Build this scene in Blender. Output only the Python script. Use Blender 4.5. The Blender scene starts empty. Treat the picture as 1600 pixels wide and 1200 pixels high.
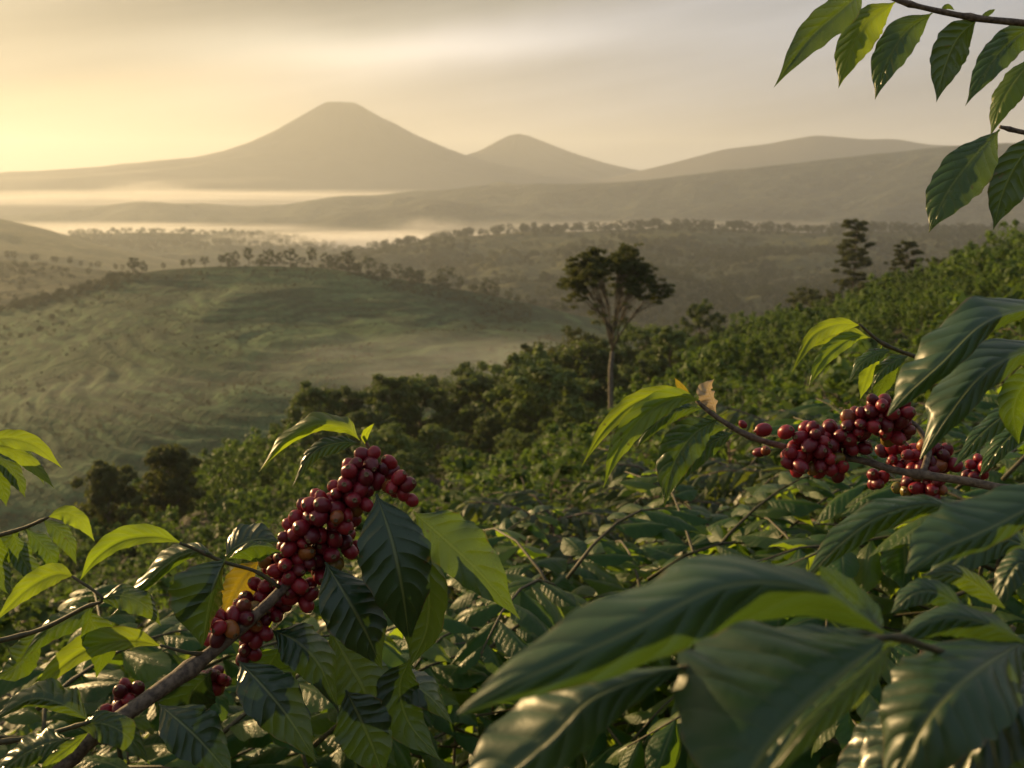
import bpy, math, random
import numpy as np
from mathutils import Vector, Matrix

# ---------------------------------------------------------------- camera, sky, sun, exposure
scene = bpy.context.scene
COL = scene.collection
R = math.radians
FPX = 1600 * 35 / 36.0
PITCH = math.atan((600 - 285) / FPX)
cam_d = bpy.data.cameras.new('camera')
cam_d.sensor_width = 36.0
cam_d.lens = 35.0
cam_d.clip_start = 0.02
cam_d.clip_end = 40000
cam_d.dof.use_dof = True
cam_d.dof.focus_distance = 0.72
cam_d.dof.aperture_fstop = 17.0
cam = bpy.data.objects.new('camera', cam_d)
COL.objects.link(cam)
cam.rotation_euler = (math.pi / 2 - PITCH, 0, 0)
scene.camera = cam

SUN_AZ, SUN_EL = R(-48), R(12)
SUN_DIR = Vector((math.sin(SUN_AZ) * math.cos(SUN_EL), math.cos(SUN_AZ) * math.cos(SUN_EL), math.sin(SUN_EL)))
sun_d = bpy.data.lights.new('sun', 'SUN')
sun_d.energy = 5.0
sun_d.angle = R(0.6)
sun_d.color = (1.0, 0.67, 0.30)
sun = bpy.data.objects.new('sun', sun_d)
COL.objects.link(sun)
sun.rotation_euler = (-SUN_DIR).to_track_quat('-Z', 'Y').to_euler()

scene.view_settings.view_transform = 'Standard'
scene.view_settings.look = 'None'
scene.view_settings.exposure = 0.62
scene.view_settings.gamma = 1.0
scene.view_settings.use_curve_mapping = False
scene.render.engine = 'CYCLES'
cy = scene.cycles
cy.use_denoising = True
try:
    cy.denoiser = 'OPENIMAGEDENOISE'
    cy.denoising_input_passes = 'RGB_ALBEDO_NORMAL'
except Exception:
    pass
cy.max_bounces = 6
cy.diffuse_bounces = 3
cy.glossy_bounces = 2
cy.transmission_bounces = 3
cy.volume_bounces = 2
cy.caustics_reflective = False
cy.caustics_refractive = False
cy.sample_clamp_indirect = 4.0
cy.use_adaptive_sampling = True
cy.adaptive_threshold = 0.02


class NT:
    """Small node-writing helper."""
    def __init__(self, tree):
        self.t = tree
        tree.nodes.clear()

    def n(self, typ, **kw):
        nd = self.t.nodes.new(typ)
        for k, v in kw.items():
            setattr(nd, k, v)
        return nd

    def put(self, sock, v):
        if isinstance(v, bpy.types.NodeSocket):
            self.t.links.new(v, sock)
        elif isinstance(v, (tuple, list)) and len(v) == 3 and sock.type == 'RGBA':
            sock.default_value = (*v, 1)
        else:
            sock.default_value = v

    def m(self, op, a, b=0.0, c=0.0, clamp=False):
        nd = self.n('ShaderNodeMath', operation=op, use_clamp=clamp)
        for i, v in enumerate((a, b, c)):
            self.put(nd.inputs[i], v)
        return nd.outputs[0]

    def mix(self, fac, a, b, blend='MIX'):
        nd = self.n('ShaderNodeMix', data_type='RGBA', blend_type=blend)
        self.put(nd.inputs[0], fac)
        self.put(nd.inputs[6], a)
        self.put(nd.inputs[7], b)
        return nd.outputs[2]

    def noise(self, vec, scale, detail=3.0, rough=0.5):
        nd = self.n('ShaderNodeTexNoise')
        if vec is not None:
            self.put(nd.inputs['Vector'], vec)
        nd.inputs['Scale'].default_value = scale
        nd.inputs['Detail'].default_value = detail
        nd.inputs['Roughness'].default_value = rough
        return nd.outputs['Fac']

    def sstep(self, x, lo, hi):
        nd = self.n('ShaderNodeMapRange', interpolation_type='SMOOTHSTEP')
        self.put(nd.inputs[0], x)
        nd.inputs[1].default_value = lo
        nd.inputs[2].default_value = hi
        return nd.outputs[0]

    def comb(self, x, y, z):
        nd = self.n('ShaderNodeCombineXYZ')
        for i, v in enumerate((x, y, z)):
            self.put(nd.inputs[i], v)
        return nd.outputs[0]

    def sep(self, v):
        nd = self.n('ShaderNodeSeparateXYZ')
        self.put(nd.inputs[0], v)
        return nd.outputs

    def ramp(self, x, stops):
        nd = self.n('ShaderNodeValToRGB')
        el = nd.color_ramp.elements
        while len(el) < len(stops):
            el.new(0.5)
        for e, (p, c) in zip(el, stops):
            e.position = p
            e.color = (*c, 1)
        self.put(nd.inputs[0], x)
        return nd.outputs[0]


world = bpy.data.worlds.new('World')
scene.world = world
world.use_nodes = True
w = NT(world.node_tree)
gen = w.n('ShaderNodeTexCoord').outputs['Generated']
sx, sy, sz = w.sep(gen)
dot = w.n('ShaderNodeVectorMath', operation='DOT_PRODUCT')
w.put(dot.inputs[0], gen)
dot.inputs[1].default_value = SUN_DIR
cosv = w.m('MAXIMUM', dot.outputs['Value'], 0.0)
g_wide = w.m('POWER', cosv, 3.5)
g_mid = w.m('POWER', cosv, 12.0)
g_core = w.m('POWER', cosv, 60.0)
az = w.m('ARCTAN2', sx, sy)
el = w.m('ARCSINE', sz)
elp = w.m('MAXIMUM', el, 0.0)
low = w.m('EXPONENT', w.m('MULTIPLY', elp, -9.0))          # air near the horizon
# thin high cloud veil: cool grey away from the sun, gold towards it
veil = w.mix(g_wide, (0.48, 0.54, 0.65), (0.76, 0.59, 0.34))
veil = w.mix(w.m('MULTIPLY', g_mid, 0.7), veil, (0.74, 0.50, 0.14))
veil = w.mix(w.m('MULTIPLY', low, w.m('MULTIPLY', g_wide, 0.8)), veil, (0.60, 0.38, 0.08))
veil = w.mix(w.m('MULTIPLY', low, 0.5), veil, (0.84, 0.62, 0.40))
veil = w.mix(w.m('MULTIPLY', g_core, 0.6), veil, (0.58, 0.38, 0.08))
# streaks of cloud lying along the horizon, rising to the right
s_el = w.m('SUBTRACT', el, w.m('MULTIPLY', az, 0.16))
n1 = w.noise(w.comb(w.m('MULTIPLY', az, 1.6), w.m('MULTIPLY', s_el, 11.0), 0.3), 1.0, 4.0, 0.5)
n2 = w.noise(w.comb(w.m('MULTIPLY', az, 3.0), w.m('MULTIPLY', s_el, 36.0), 4.1), 1.0, 3.0, 0.55)
streak = w.m('ADD', w.m('MULTIPLY', w.m('SUBTRACT', n1, 0.5), 1.15), w.m('MULTIPLY', w.m('SUBTRACT', n2, 0.5), 0.55))
# one long lit cloud edge, brightest where it breaks near the middle of the view
def gauss(x, mu, sg):
    q = w.m('DIVIDE', w.m('SUBTRACT', x, mu), sg)
    return w.m('EXPONENT', w.m('MULTIPLY', w.m('MULTIPLY', q, q), -1.0))
band_el = w.m('SUBTRACT', el, w.m('MULTIPLY', az, 0.17))
wob = w.m('MULTIPLY', w.m('SUBTRACT', w.noise(w.comb(w.m('MULTIPLY', az, 5.0), 0.0, 2.0), 1.0, 3.0), 0.5), 0.03)
band_el = w.m('ADD', band_el, wob)
lit = w.m('MULTIPLY', gauss(w.m('ADD', w.m('SUBTRACT', el, w.m('MULTIPLY', az, 0.03)), wob), 0.128, 0.019), gauss(az, -0.10, 0.22))
lit2 = w.m('MULTIPLY', gauss(band_el, 0.140, 0.040), gauss(az, -0.22, 0.28))
dark = w.m('MULTIPLY', gauss(band_el, 0.200, 0.026), gauss(az, -0.06, 0.22))
dark2 = w.m('MULTIPLY', gauss(w.m('SUBTRACT', el, w.m('MULTIPLY', az, 0.05)), 0.112, 0.018), gauss(az, 0.10, 0.14))
deck = w.m('MULTIPLY', w.sstep(w.m('ADD', band_el, w.m('MULTIPLY', streak, 0.04)), 0.142, 0.168), w.sstep(el, 0.62, 0.30))
veil = w.mix(w.m('MULTIPLY', deck, 0.55), veil, (0.58, 0.55, 0.45))
gain = w.m('SUBTRACT', w.m('ADD', 1.0, streak), w.m('MULTIPLY', deck, 0.24))
gain = w.m('ADD', gain, w.m('MULTIPLY', lit, 0.95))
gain = w.m('ADD', gain, w.m('MULTIPLY', lit2, 0.35))
gain = w.m('SUBTRACT', gain, w.m('MULTIPLY', dark, 0.26))
gain = w.m('SUBTRACT', gain, w.m('MULTIPLY', dark2, 0.28))
vm = w.n('ShaderNodeVectorMath', operation='SCALE')
w.put(vm.inputs[0], veil)
w.put(vm.inputs['Scale'], w.m('MULTIPLY', gain, 4.5))       # background strength is 0.1
sky = w.n('ShaderNodeTexSky', sky_type='NISHITA', sun_disc=False)
sky.sun_elevation = SUN_EL
sky.sun_rotation = SUN_AZ
sky.air_density = 1.0
sky.dust_density = 2.0
cov = w.mix(0.95, sky.outputs[0], vm.outputs[0])
bg = w.n('ShaderNodeBackground')
w.put(bg.inputs['Color'], cov)
bg.inputs['Strength'].default_value = 0.1
wo = w.n('ShaderNodeOutputWorld')
w.put(wo.inputs['Surface'], bg.outputs[0])
world.cycles.sampling_method = 'MANUAL'
world.cycles.sample_map_resolution = 512

# ---------------------------------------------------------------- places
CP, SP = math.cos(PITCH), math.sin(PITCH)

def ray(x, y):
    a, b = (x - 800) / FPX, (600 - y) / FPX
    return Vector((a, CP + b * SP, -SP + b * CP))

def px(x, y, d):
    """world point seen at photo pixel x, y at depth d along the view axis"""
    return ray(x, y) * d

def pxY(x, y, Y):
    r = ray(x, y)
    return r * (Y / r.y)

def project(p):
    d = p[1] * CP - p[2] * SP
    if d <= 0.01:
        return None
    return 800 + FPX * p[0] / d, 600 - FPX * (p[1] * SP + p[2] * CP) / d, d

def _hash(ix, iy, seed):
    h = (ix.astype(np.int64) * 374761393 + iy.astype(np.int64) * 668265263 + seed * 974634777) & 0xffffffff
    h = ((h ^ (h >> 13)) * 1274126177) & 0xffffffff
    return ((h ^ (h >> 16)) & 0xffff) / 65535.0

def vnoise(x, y, seed=0):
    x = np.asarray(x, float); y = np.asarray(y, float)
    ix, iy = np.floor(x), np.floor(y)
    fx, fy = x - ix, y - iy
    fx = fx * fx * fx * (fx * (fx * 6 - 15) + 10); fy = fy * fy * fy * (fy * (fy * 6 - 15) + 10)
    a, b = _hash(ix, iy, seed), _hash(ix + 1, iy, seed)
    c, d = _hash(ix, iy + 1, seed), _hash(ix + 1, iy + 1, seed)
    return (a + (b - a) * fx) * (1 - fy) + (c + (d - c) * fx) * fy - 0.5

def fbm(x, y, seed=0, oct=4):
    s, a, f = 0.0, 1.0, 1.0
    for k in range(oct):
        s = s + a * vnoise(np.asarray(x) * f + 17.3 * k, np.asarray(y) * f - 9.1 * k, seed + k)
        a *= 0.5; f *= 2.03
    return s

# ---------------------------------------------------------------- objects
def link(o, parent=None):
    COL.objects.link(o)
    if parent is not None:
        o.parent = parent
    return o

def mesh(name, verts, faces, mats, uvs=None, smooth=True, attr=None, mat_idx=None):
    me = bpy.data.meshes.new(name)
    if isinstance(verts, np.ndarray) and isinstance(faces, np.ndarray):
        nv, nf, k = len(verts), len(faces), faces.shape[1]
        me.vertices.add(nv)
        me.vertices.foreach_set('co', verts.astype(np.float32).ravel())
        me.loops.add(nf * k)
        me.loops.foreach_set('vertex_index', faces.astype(np.int32).ravel())
        me.polygons.add(nf)
        me.polygons.foreach_set('loop_start', np.arange(0, nf * k, k, dtype=np.int32))
        me.polygons.foreach_set('loop_total', np.full(nf, k, dtype=np.int32))
        me.update(calc_edges=True)
    else:
        me.from_pydata([tuple(v) for v in verts], [], [tuple(f) for f in faces])
    if uvs is not None:                                         # per-vertex u, v
        lay = me.uv_layers.new(name='UVMap')
        li = np.empty(len(me.loops), dtype=np.int32)
        me.loops.foreach_get('vertex_index', li)
        lay.data.foreach_set('uv', np.asarray(uvs, dtype=np.float32)[li].ravel())
    if attr is not None:
        for an, av in attr.items():
            a = me.attributes.new(an, 'FLOAT', 'POINT')
            a.data.foreach_set('value', np.asarray(av, dtype=np.float32))
    for mt in (mats if isinstance(mats, (list, tuple)) else [mats]):
        me.materials.append(mt)
    if mat_idx is not None:
        me.polygons.foreach_set('material_index', np.asarray(mat_idx, dtype=np.int32))
    me.polygons.foreach_set('use_smooth', np.full(len(me.polygons), smooth, dtype=bool))
    me.update()
    return me

def obj(name, me, parent=None, loc=None):
    o = bpy.data.objects.new(name, me)
    link(o, parent)
    if loc is not None:
        o.location = loc
    return o

def tag(o, label=None, cat=None, group=None, kind=None):
    if label: o['label'] = label
    if cat: o['category'] = cat
    if group: o['group'] = group
    if kind: o['kind'] = kind
    return o

def thing(name, label, cat, loc=(0, 0, 0), group=None):
    o = bpy.data.objects.new(name, None)
    o.empty_display_size = 0.05
    o.location = loc
    link(o)
    return tag(o, label, cat, group)

def tube_data(pts, radii, seg=8):
    pts = [Vector(p) for p in pts]
    vs, fs = [], []
    n = len(pts)
    up = Vector((0.31, 0.17, 0.93))
    for i, p in enumerate(pts):
        t = (pts[min(i + 1, n - 1)] - pts[max(i - 1, 0)]).normalized()
        a = t.cross(up)
        if a.length < 1e-4: a = t.cross(Vector((1, 0, 0)))
        a.normalize(); b = t.cross(a)
        for k in range(seg):
            q = 2 * math.pi * k / seg
            vs.append(p + (a * math.cos(q) + b * math.sin(q)) * radii[i])
    for i in range(n - 1):
        for k in range(seg):
            k2 = (k + 1) % seg
            fs.append((i * seg + k, i * seg + k2, (i + 1) * seg + k2, (i + 1) * seg + k))
    c0, c1 = len(vs), len(vs) + 1
    vs += [pts[0], pts[-1]]
    for k in range(seg):
        k2 = (k + 1) % seg
        fs.append((c0, k2, k)); fs.append((c1, (n - 1) * seg + k, (n - 1) * seg + k2))
    return vs, fs

class MB:
    def __init__(self): self.v, self.f = [], []
    def add(self, vs, fs):
        o = len(self.v)
        self.v += list(vs); self.f += [tuple(i + o for i in q) for q in fs]
    def tube(self, pts, radii, seg=8): self.add(*tube_data(pts, radii, seg))
    def mesh(self, name, mat): return mesh(name, self.v, self.f, mat)

def catmull(P, n):
    P = [np.asarray(p, float) for p in P]
    P = [2 * P[0] - P[1]] + P + [2 * P[-1] - P[-2]]
    m = len(P) - 3
    out = []
    for i in range(n):
        s = i / (n - 1) * m
        k = min(int(s), m - 1); t = s - k
        a, b, c, d = P[k:k + 4]
        out.append(0.5 * ((2 * b) + (c - a) * t + (2 * a - 5 * b + 4 * c - d) * t * t + (3 * b - a - 3 * c + d) * t ** 3))
    return [Vector(o) for o in out]

# ---------------------------------------------------------------- materials
def new_mat(name):
    m_ = bpy.data.materials.new(name)
    m_.use_nodes = True
    return m_, NT(m_.node_tree)

def out(n, surf=None, vol=None):
    o = n.n('ShaderNodeOutputMaterial')
    if surf is not None: n.put(o.inputs['Surface'], surf)
    if vol is not None: n.put(o.inputs['Volume'], vol)

def leaf_material(name, dark, light, trans, tfac, rough, coat=0.0, spots=0.35, bump=0.6, spec=0.55):
    """coffee leaf: u runs from stalk to tip, v across; veins, quilting, blemishes, see-through when lit from behind"""
    m_, n = new_mat(name)
    uv = n.n('ShaderNodeUVMap').outputs[0]
    u, v, _ = n.sep(uv)
    av = n.m('ABSOLUTE', n.m('SUBTRACT', n.m('MULTIPLY', v, 2.0), 1.0))
    rnd = n.n('ShaderNodeObjectInfo').outputs['Random']
    oc = n.n('ShaderNodeTexCoord').outputs['Object']
    # lateral veins sweep towards the tip
    ph = n.m('SUBTRACT', n.m('MULTIPLY', u, 9.5), n.m('MULTIPLY', n.m('POWER', av, 1.25), 1.5))
    ph = n.m('ADD', ph, n.m('MULTIPLY', n.m('SUBTRACT', n.noise(oc, 38.0, 2.0, 0.5), 0.5), 0.9))
    fr = n.m('ABSOLUTE', n.m('SUBTRACT', n.m('FRACT', ph), 0.5))           # 0.5 at a vein, 0 between
    vein = n.m('MULTIPLY', n.sstep(fr, 0.44, 0.5), n.sstep(av, 0.98, 0.6))
    rib = n.sstep(av, 0.075, 0.02)
    bulge = n.m('MULTIPLY', n.m('SUBTRACT', 1.0, n.m('POWER', n.m('MULTIPLY', fr, 2.0), 2.2)), n.sstep(av, 0.0, 0.25))
    nz = n.noise(oc, 55.0, 4.0, 0.6)
    nfine = n.noise(oc, 420.0, 2.0, 0.5)
    base = n.mix(n.m('MULTIPLY', nz, 0.55), dark, light)
    base = n.mix(n.m('MULTIPLY', rnd, 0.5), base, light)
    base = n.mix(n.m('MULTIPLY', vein, 0.22), base, (0.08, 0.12, 0.035))
    base = n.mix(n.m('MULTIPLY', rib, 0.65), base, (0.17, 0.20, 0.06))
    edge = n.m('MULTIPLY', n.sstep(av, 0.9, 1.0), n.sstep(n.noise(oc, 60.0, 3.0), 0.5, 0.62))
    base = n.mix(n.m('MULTIPLY', edge, 0.5), base, (0.20, 0.11, 0.04))
    sp = n.sstep(n.noise(oc, 95.0, 2.0, 0.6), 0.69, 0.74)
    base = n.mix(n.m('MULTIPLY', sp, spots), base, (0.13, 0.085, 0.03))
    bs = n.n('ShaderNodeBsdfPrincipled')
    n.put(bs.inputs['Base Color'], base)
    n.put(bs.inputs['Roughness'], n.m('ADD', rough, n.m('MULTIPLY', n.m('SUBTRACT', nz, 0.5), 0.25)))
    bs.inputs['Specular IOR Level'].default_value = spec
    bs.inputs['Coat Weight'].default_value = coat
    bs.inputs['Coat Roughness'].default_value = 0.22
    h = n.m('ADD', n.m('MULTIPLY', bulge, 1.0), n.m('MULTIPLY', rib, -0.8))
    h = n.m('ADD', h, n.m('MULTIPLY', nz, 0.5))
    h = n.m('ADD', h, n.m('MULTIPLY', nfine, 0.10))
    bp = n.n('ShaderNodeBump')
    bp.inputs['Strength'].default_value = bump
    bp.inputs['Distance'].default_value = 0.0018
    n.put(bp.inputs['Height'], h)
    n.put(bs.inputs['Normal'], bp.outputs[0])
    tc = n.mix(n.m('MULTIPLY', vein, 0.3), trans, (trans[0] * 1.35, trans[1] * 1.15, trans[2]))
    tc = n.mix(n.m('MULTIPLY', rnd, 0.35), tc, (trans[0] * 0.55, trans[1] * 0.8, trans[2]))
    tc = n.mix(n.m('MULTIPLY', n.m('MAXIMUM', sp, edge), 0.6), tc, (0.12, 0.06, 0.01))
    tr = n.n('ShaderNodeBsdfTranslucent')
    n.put(tr.inputs['Color'], tc)
    mx = n.n('ShaderNodeMixShader')
    mx.inputs[0].default_value = tfac
    n.put(mx.inputs[1], bs.outputs[0]); n.put(mx.inputs[2], tr.outputs[0])
    out(n, mx.outputs[0])
    return m_

def foliage_material(name, dark, light, trans, tfac, rough=0.5, scale=0.6, spec=0.4, tone=True):
    m_, n = new_mat(name)
    oi = n.n('ShaderNodeObjectInfo').outputs['Random']
    geo = n.n('ShaderNodeNewGeometry').outputs['Position']
    f = n.noise(geo, scale, 3.0, 0.6)
    f = n.m('ADD', n.m('MULTIPLY', n.sstep(f, 0.3, 0.7), 0.45), n.m('MULTIPLY', n.m('SUBTRACT', oi, 0.25), 0.65))
    if tone:
        at = n.n('ShaderNodeAttribute', attribute_name='tone')
        f = n.m('ADD', f, n.m('MULTIPLY', at.outputs['Fac'], 0.4))
    f = n.m('MAXIMUM', f, 0.0)
    c = n.mix(n.m('MINIMUM', f, 1.0), dark, light)
    bs = n.n('ShaderNodeBsdfPrincipled')
    n.put(bs.inputs['Base Color'], c)
    bs.inputs['Roughness'].default_value = rough
    bs.inputs['Specular IOR Level'].default_value = spec
    tr = n.n('ShaderNodeBsdfTranslucent')
    n.put(tr.inputs['Color'], n.mix(n.m('MINIMUM', f, 1.0), tuple(x * 0.6 for x in trans), trans))
    mx = n.n('ShaderNodeMixShader')
    mx.inputs[0].default_value = tfac
    n.put(mx.inputs[1], bs.outputs[0]); n.put(mx.inputs[2], tr.outputs[0])
    out(n, mx.outputs[0])
    return m_

def simple_material(name, c1, c2, scale, rough=0.8, bump=0.0, coords='Object', stretch=None, dist=0.002):
    m_, n = new_mat(name)
    co = n.n('ShaderNodeTexCoord').outputs[coords]
    if stretch:
        mp = n.n('ShaderNodeMapping'); mp.inputs['Scale'].default_value = stretch
        n.put(mp.inputs[0], co); co = mp.outputs[0]
    f = n.noise(co, scale, 5.0, 0.6)
    bs = n.n('ShaderNodeBsdfPrincipled')
    n.put(bs.inputs['Base Color'], n.mix(n.sstep(f, 0.3, 0.7), c1, c2))
    bs.inputs['Roughness'].default_value = rough
    if bump:
        bp = n.n('ShaderNodeBump'); bp.inputs['Strength'].default_value = bump; bp.inputs['Distance'].default_value = dist
        n.put(bp.inputs['Height'], f); n.put(bs.inputs['Normal'], bp.outputs[0])
    out(n, bs.outputs[0])
    return m_

M_LEAF = leaf_material('mature_leaf', (0.010, 0.042, 0.008), (0.026, 0.086, 0.014), (0.24, 0.38, 0.02), 0.30, 0.28, 0.15)
M_SHADED = leaf_material('leaf_in_shade', (0.008, 0.032, 0.010), (0.020, 0.058, 0.014), (0.10, 0.19, 0.02), 0.12, 0.32, 0.12)  # same leaves, darker and less see-through: shade put into the colour
M_BUSHLEAF = leaf_material('shrub_leaf', (0.009, 0.042, 0.007), (0.026, 0.092, 0.013), (0.24, 0.40, 0.02), 0.32, 0.38, 0.0, 0.3, bump=0.5, spec=0.32)
M_BROAD = leaf_material('broad_waxy_leaf', (0.014, 0.050, 0.016), (0.030, 0.086, 0.026), (0.15, 0.26, 0.02), 0.24, 0.43, 0.12, 0.25, bump=0.45)
M_YOUNG_LIT = leaf_material('young_backlit_leaf', (0.035, 0.080, 0.012), (0.065, 0.120, 0.018), (0.46, 0.62, 0.03), 0.48, 0.38, 0.1, 0.2)  # young leaves; its brighter colour also stands in for light from behind
M_YELLOW = leaf_material('yellowing_leaf', (0.14, 0.13, 0.015), (0.22, 0.18, 0.02), (0.60, 0.46, 0.03), 0.40, 0.4, 0.0, 0.5)
M_DRY = leaf_material('dry_leaf', (0.38, 0.29, 0.17), (0.55, 0.45, 0.30), (0.60, 0.45, 0.25), 0.35, 0.6, 0.0, 0.6)
M_BARK = simple_material('coffee_bark', (0.055, 0.040, 0.028), (0.20, 0.15, 0.10), 260.0, 0.75, 0.8, stretch=(1, 1, 1), dist=0.001)
M_TWIG = simple_material('green_twig', (0.035, 0.04, 0.014), (0.10, 0.075, 0.03), 200.0, 0.6, 0.4, dist=0.001)
M_SHRUBLEAF = foliage_material('shrub_foliage', (0.018, 0.040, 0.010), (0.060, 0.100, 0.020), (0.30, 0.38, 0.04), 0.42, 0.42, 0.35)
M_BUSH = foliage_material('bush_foliage', (0.014, 0.030, 0.008), (0.088, 0.150, 0.03), (0.27, 0.42, 0.045), 0.26, 0.6, 0.35, 0.2)
M_TREELEAF = foliage_material('tree_foliage', (0.016, 0.032, 0.011), (0.108, 0.155, 0.04), (0.29, 0.40, 0.06), 0.24, 0.6, 0.5, 0.2)
M_DARKTREE = foliage_material('dark_tree_foliage', (0.026, 0.038, 0.016), (0.080, 0.098, 0.034), (0.20, 0.23, 0.04), 0.30, 0.65, 0.5, 0.15)
M_FARTREE = foliage_material('far_tree_foliage', (0.012, 0.024, 0.011), (0.042, 0.058, 0.024), (0.11, 0.13, 0.03), 0.2, 0.7, 0.02, 0.1, tone=False)
M_TRUNK = simple_material('tree_bark', (0.075, 0.066, 0.050), (0.22, 0.19, 0.145), 6.0, 0.85, 0.6, stretch=(3, 3, 0.5), dist=0.03)
M_SOIL = simple_material('plantation_soil', (0.020, 0.024, 0.010), (0.060, 0.050, 0.022), 1.6, 0.95, 0.5, dist=0.05)

def cherry_material():
    m_, n = new_mat('ripe_cherry_skin')
    rnd = n.n('ShaderNodeObjectInfo').outputs['Random']
    oc = n.n('ShaderNodeTexCoord').outputs['Object']
    nz = n.noise(oc, 140.0, 3.0, 0.6)
    c = n.ramp(rnd, [(0.0, (0.08, 0.005, 0.012)), (0.3, (0.18, 0.010, 0.022)), (0.65, (0.30, 0.016, 0.026)),
                     (0.88, (0.12, 0.008, 0.018)), (0.96, (0.30, 0.10, 0.02)), (1.0, (0.16, 0.17, 0.03))])
    _, _, oz = n.sep(oc)
    c = n.mix(n.m('MULTIPLY', n.sstep(nz, 0.52, 0.72), 0.45), c, (0.10, 0.03, 0.018))
    bs = n.n('ShaderNodeBsdfPrincipled')
    n.put(bs.inputs['Base Color'], c)
    n.put(bs.inputs['Roughness'], n.m('ADD', 0.26, n.m('MULTIPLY', nz, 0.22)))
    bs.inputs['Subsurface Weight'].default_value = 0.25
    bs.inputs['Subsurface Radius'].default_value = (0.004, 0.001, 0.001)
    bs.inputs['Subsurface Scale'].default_value = 1.0
    bs.inputs['Specular IOR Level'].default_value = 0.5
    bp = n.n('ShaderNodeBump'); bp.inputs['Strength'].default_value = 0.12; bp.inputs['Distance'].default_value = 0.0006
    n.put(bp.inputs['Height'], nz); n.put(bs.inputs['Normal'], bp.outputs[0])
    out(n, bs.outputs[0])
    return m_
M_CHERRY = cherry_material()
M_CALYX = simple_material('cherry_calyx', (0.09, 0.06, 0.03), (0.22, 0.15, 0.07), 300.0, 0.7)

def hill_material(name, c_dark, c_light, c_dry, row_gap, row_mix, patch, bump_d, fine=0.25):
    """cultivated hillside: planting rows along the contours, patches of differing crops, scrub relief"""
    m_, n = new_mat(name)
    geo = n.n('ShaderNodeNewGeometry').outputs['Position']
    X, Y, Z = n.sep(geo)
    big = n.noise(geo, patch, 4.0, 0.55)
    med = n.noise(geo, patch * 6, 4.0, 0.6)
    fin = n.noise(geo, fine, 4.0, 0.65)
    c = n.mix(n.sstep(big, 0.36, 0.64), c_dark, c_light)
    c = n.mix(n.m('MULTIPLY', n.sstep(med, 0.5, 0.72), 0.6), c, c_dry)
    if row_gap:
        ph = n.m('DIVIDE', n.m('ADD', Z, n.m('MULTIPLY', med, row_gap * 2.2)), row_gap)
        rw = n.m('ABSOLUTE', n.m('SUBTRACT', n.m('FRACT', ph), 0.5))
        rw = n.m('MULTIPLY', n.sstep(rw, 0.12, 0.4), n.sstep(n.noise(geo, patch * 2.3, 2.0), 0.36, 0.58))
        c = n.mix(n.m('MULTIPLY', rw, row_mix), c, c_dry)
    c = n.mix(n.m('MULTIPLY', n.sstep(fin, 0.42, 0.66), 0.5), c, tuple(x * 0.5 for x in c_dark))
    bs = n.n('ShaderNodeBsdfPrincipled')
    n.put(bs.inputs['Base Color'], c)
    bs.inputs['Roughness'].default_value = 0.95
    bs.inputs['Specular IOR Level'].default_value = 0.1
    bp = n.n('ShaderNodeBump'); bp.inputs['Strength'].default_value = 0.9; bp.inputs['Distance'].default_value = bump_d
    n.put(bp.inputs['Height'], n.m('ADD', fin, n.m('MULTIPLY', med, 1.5))); n.put(bs.inputs['Normal'], bp.outputs[0])
    out(n, bs.outputs[0])
    return m_

M_HILL = hill_material('tea_green_hillside', (0.018, 0.044, 0.020), (0.042, 0.086, 0.032), (0.070, 0.132, 0.052), 2.6, 0.75, 0.010, 2.0, 0.22)
M_FOREST = hill_material('wooded_hillside', (0.045, 0.055, 0.025), (0.080, 0.085, 0.035), (0.19, 0.17, 0.075), 0, 0, 0.006, 5.0, 0.10)
M_RIDGE = hill_material('far_ridge_woods', (0.016, 0.024, 0.022), (0.048, 0.058, 0.042), (0.10, 0.095, 0.06), 0, 0, 0.0035, 14.0, 0.03)
M_MOUNT = simple_material('mountain_rock', (0.05, 0.045, 0.038), (0.08, 0.07, 0.055), 0.004, 0.95)
M_FLOOR = hill_material('valley_floor_fields', (0.040, 0.055, 0.025), (0.075, 0.085, 0.035), (0.15, 0.14, 0.07), 0, 0, 0.004, 2.0, 0.06)

# ---------------------------------------------------------------- setting: far land
FLOOR_Z = -182.0
S_ = 8600.0
gx = np.linspace(-S_, S_, 60)
gy = np.linspace(-900, 9800, 60)
G = np.array([(x, y, FLOOR_Z) for y in gy for x in gx])
Fc = np.array([(j * 60 + i, j * 60 + i + 1, (j + 1) * 60 + i + 1, (j + 1) * 60 + i) for j in range(59) for i in range(59)])
tag(obj('valley_floor', mesh('valley_floor', G, Fc, M_FLOOR)), 'wide flat valley floor lost in mist between the ridges', kind='structure')

def grid_faces(ny, nx):
    i, j = np.meshgrid(np.arange(nx - 1), np.arange(ny - 1))
    a = (j * nx + i).ravel()
    return np.stack([a, a + 1, a + nx + 1, a + nx], 1)

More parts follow.
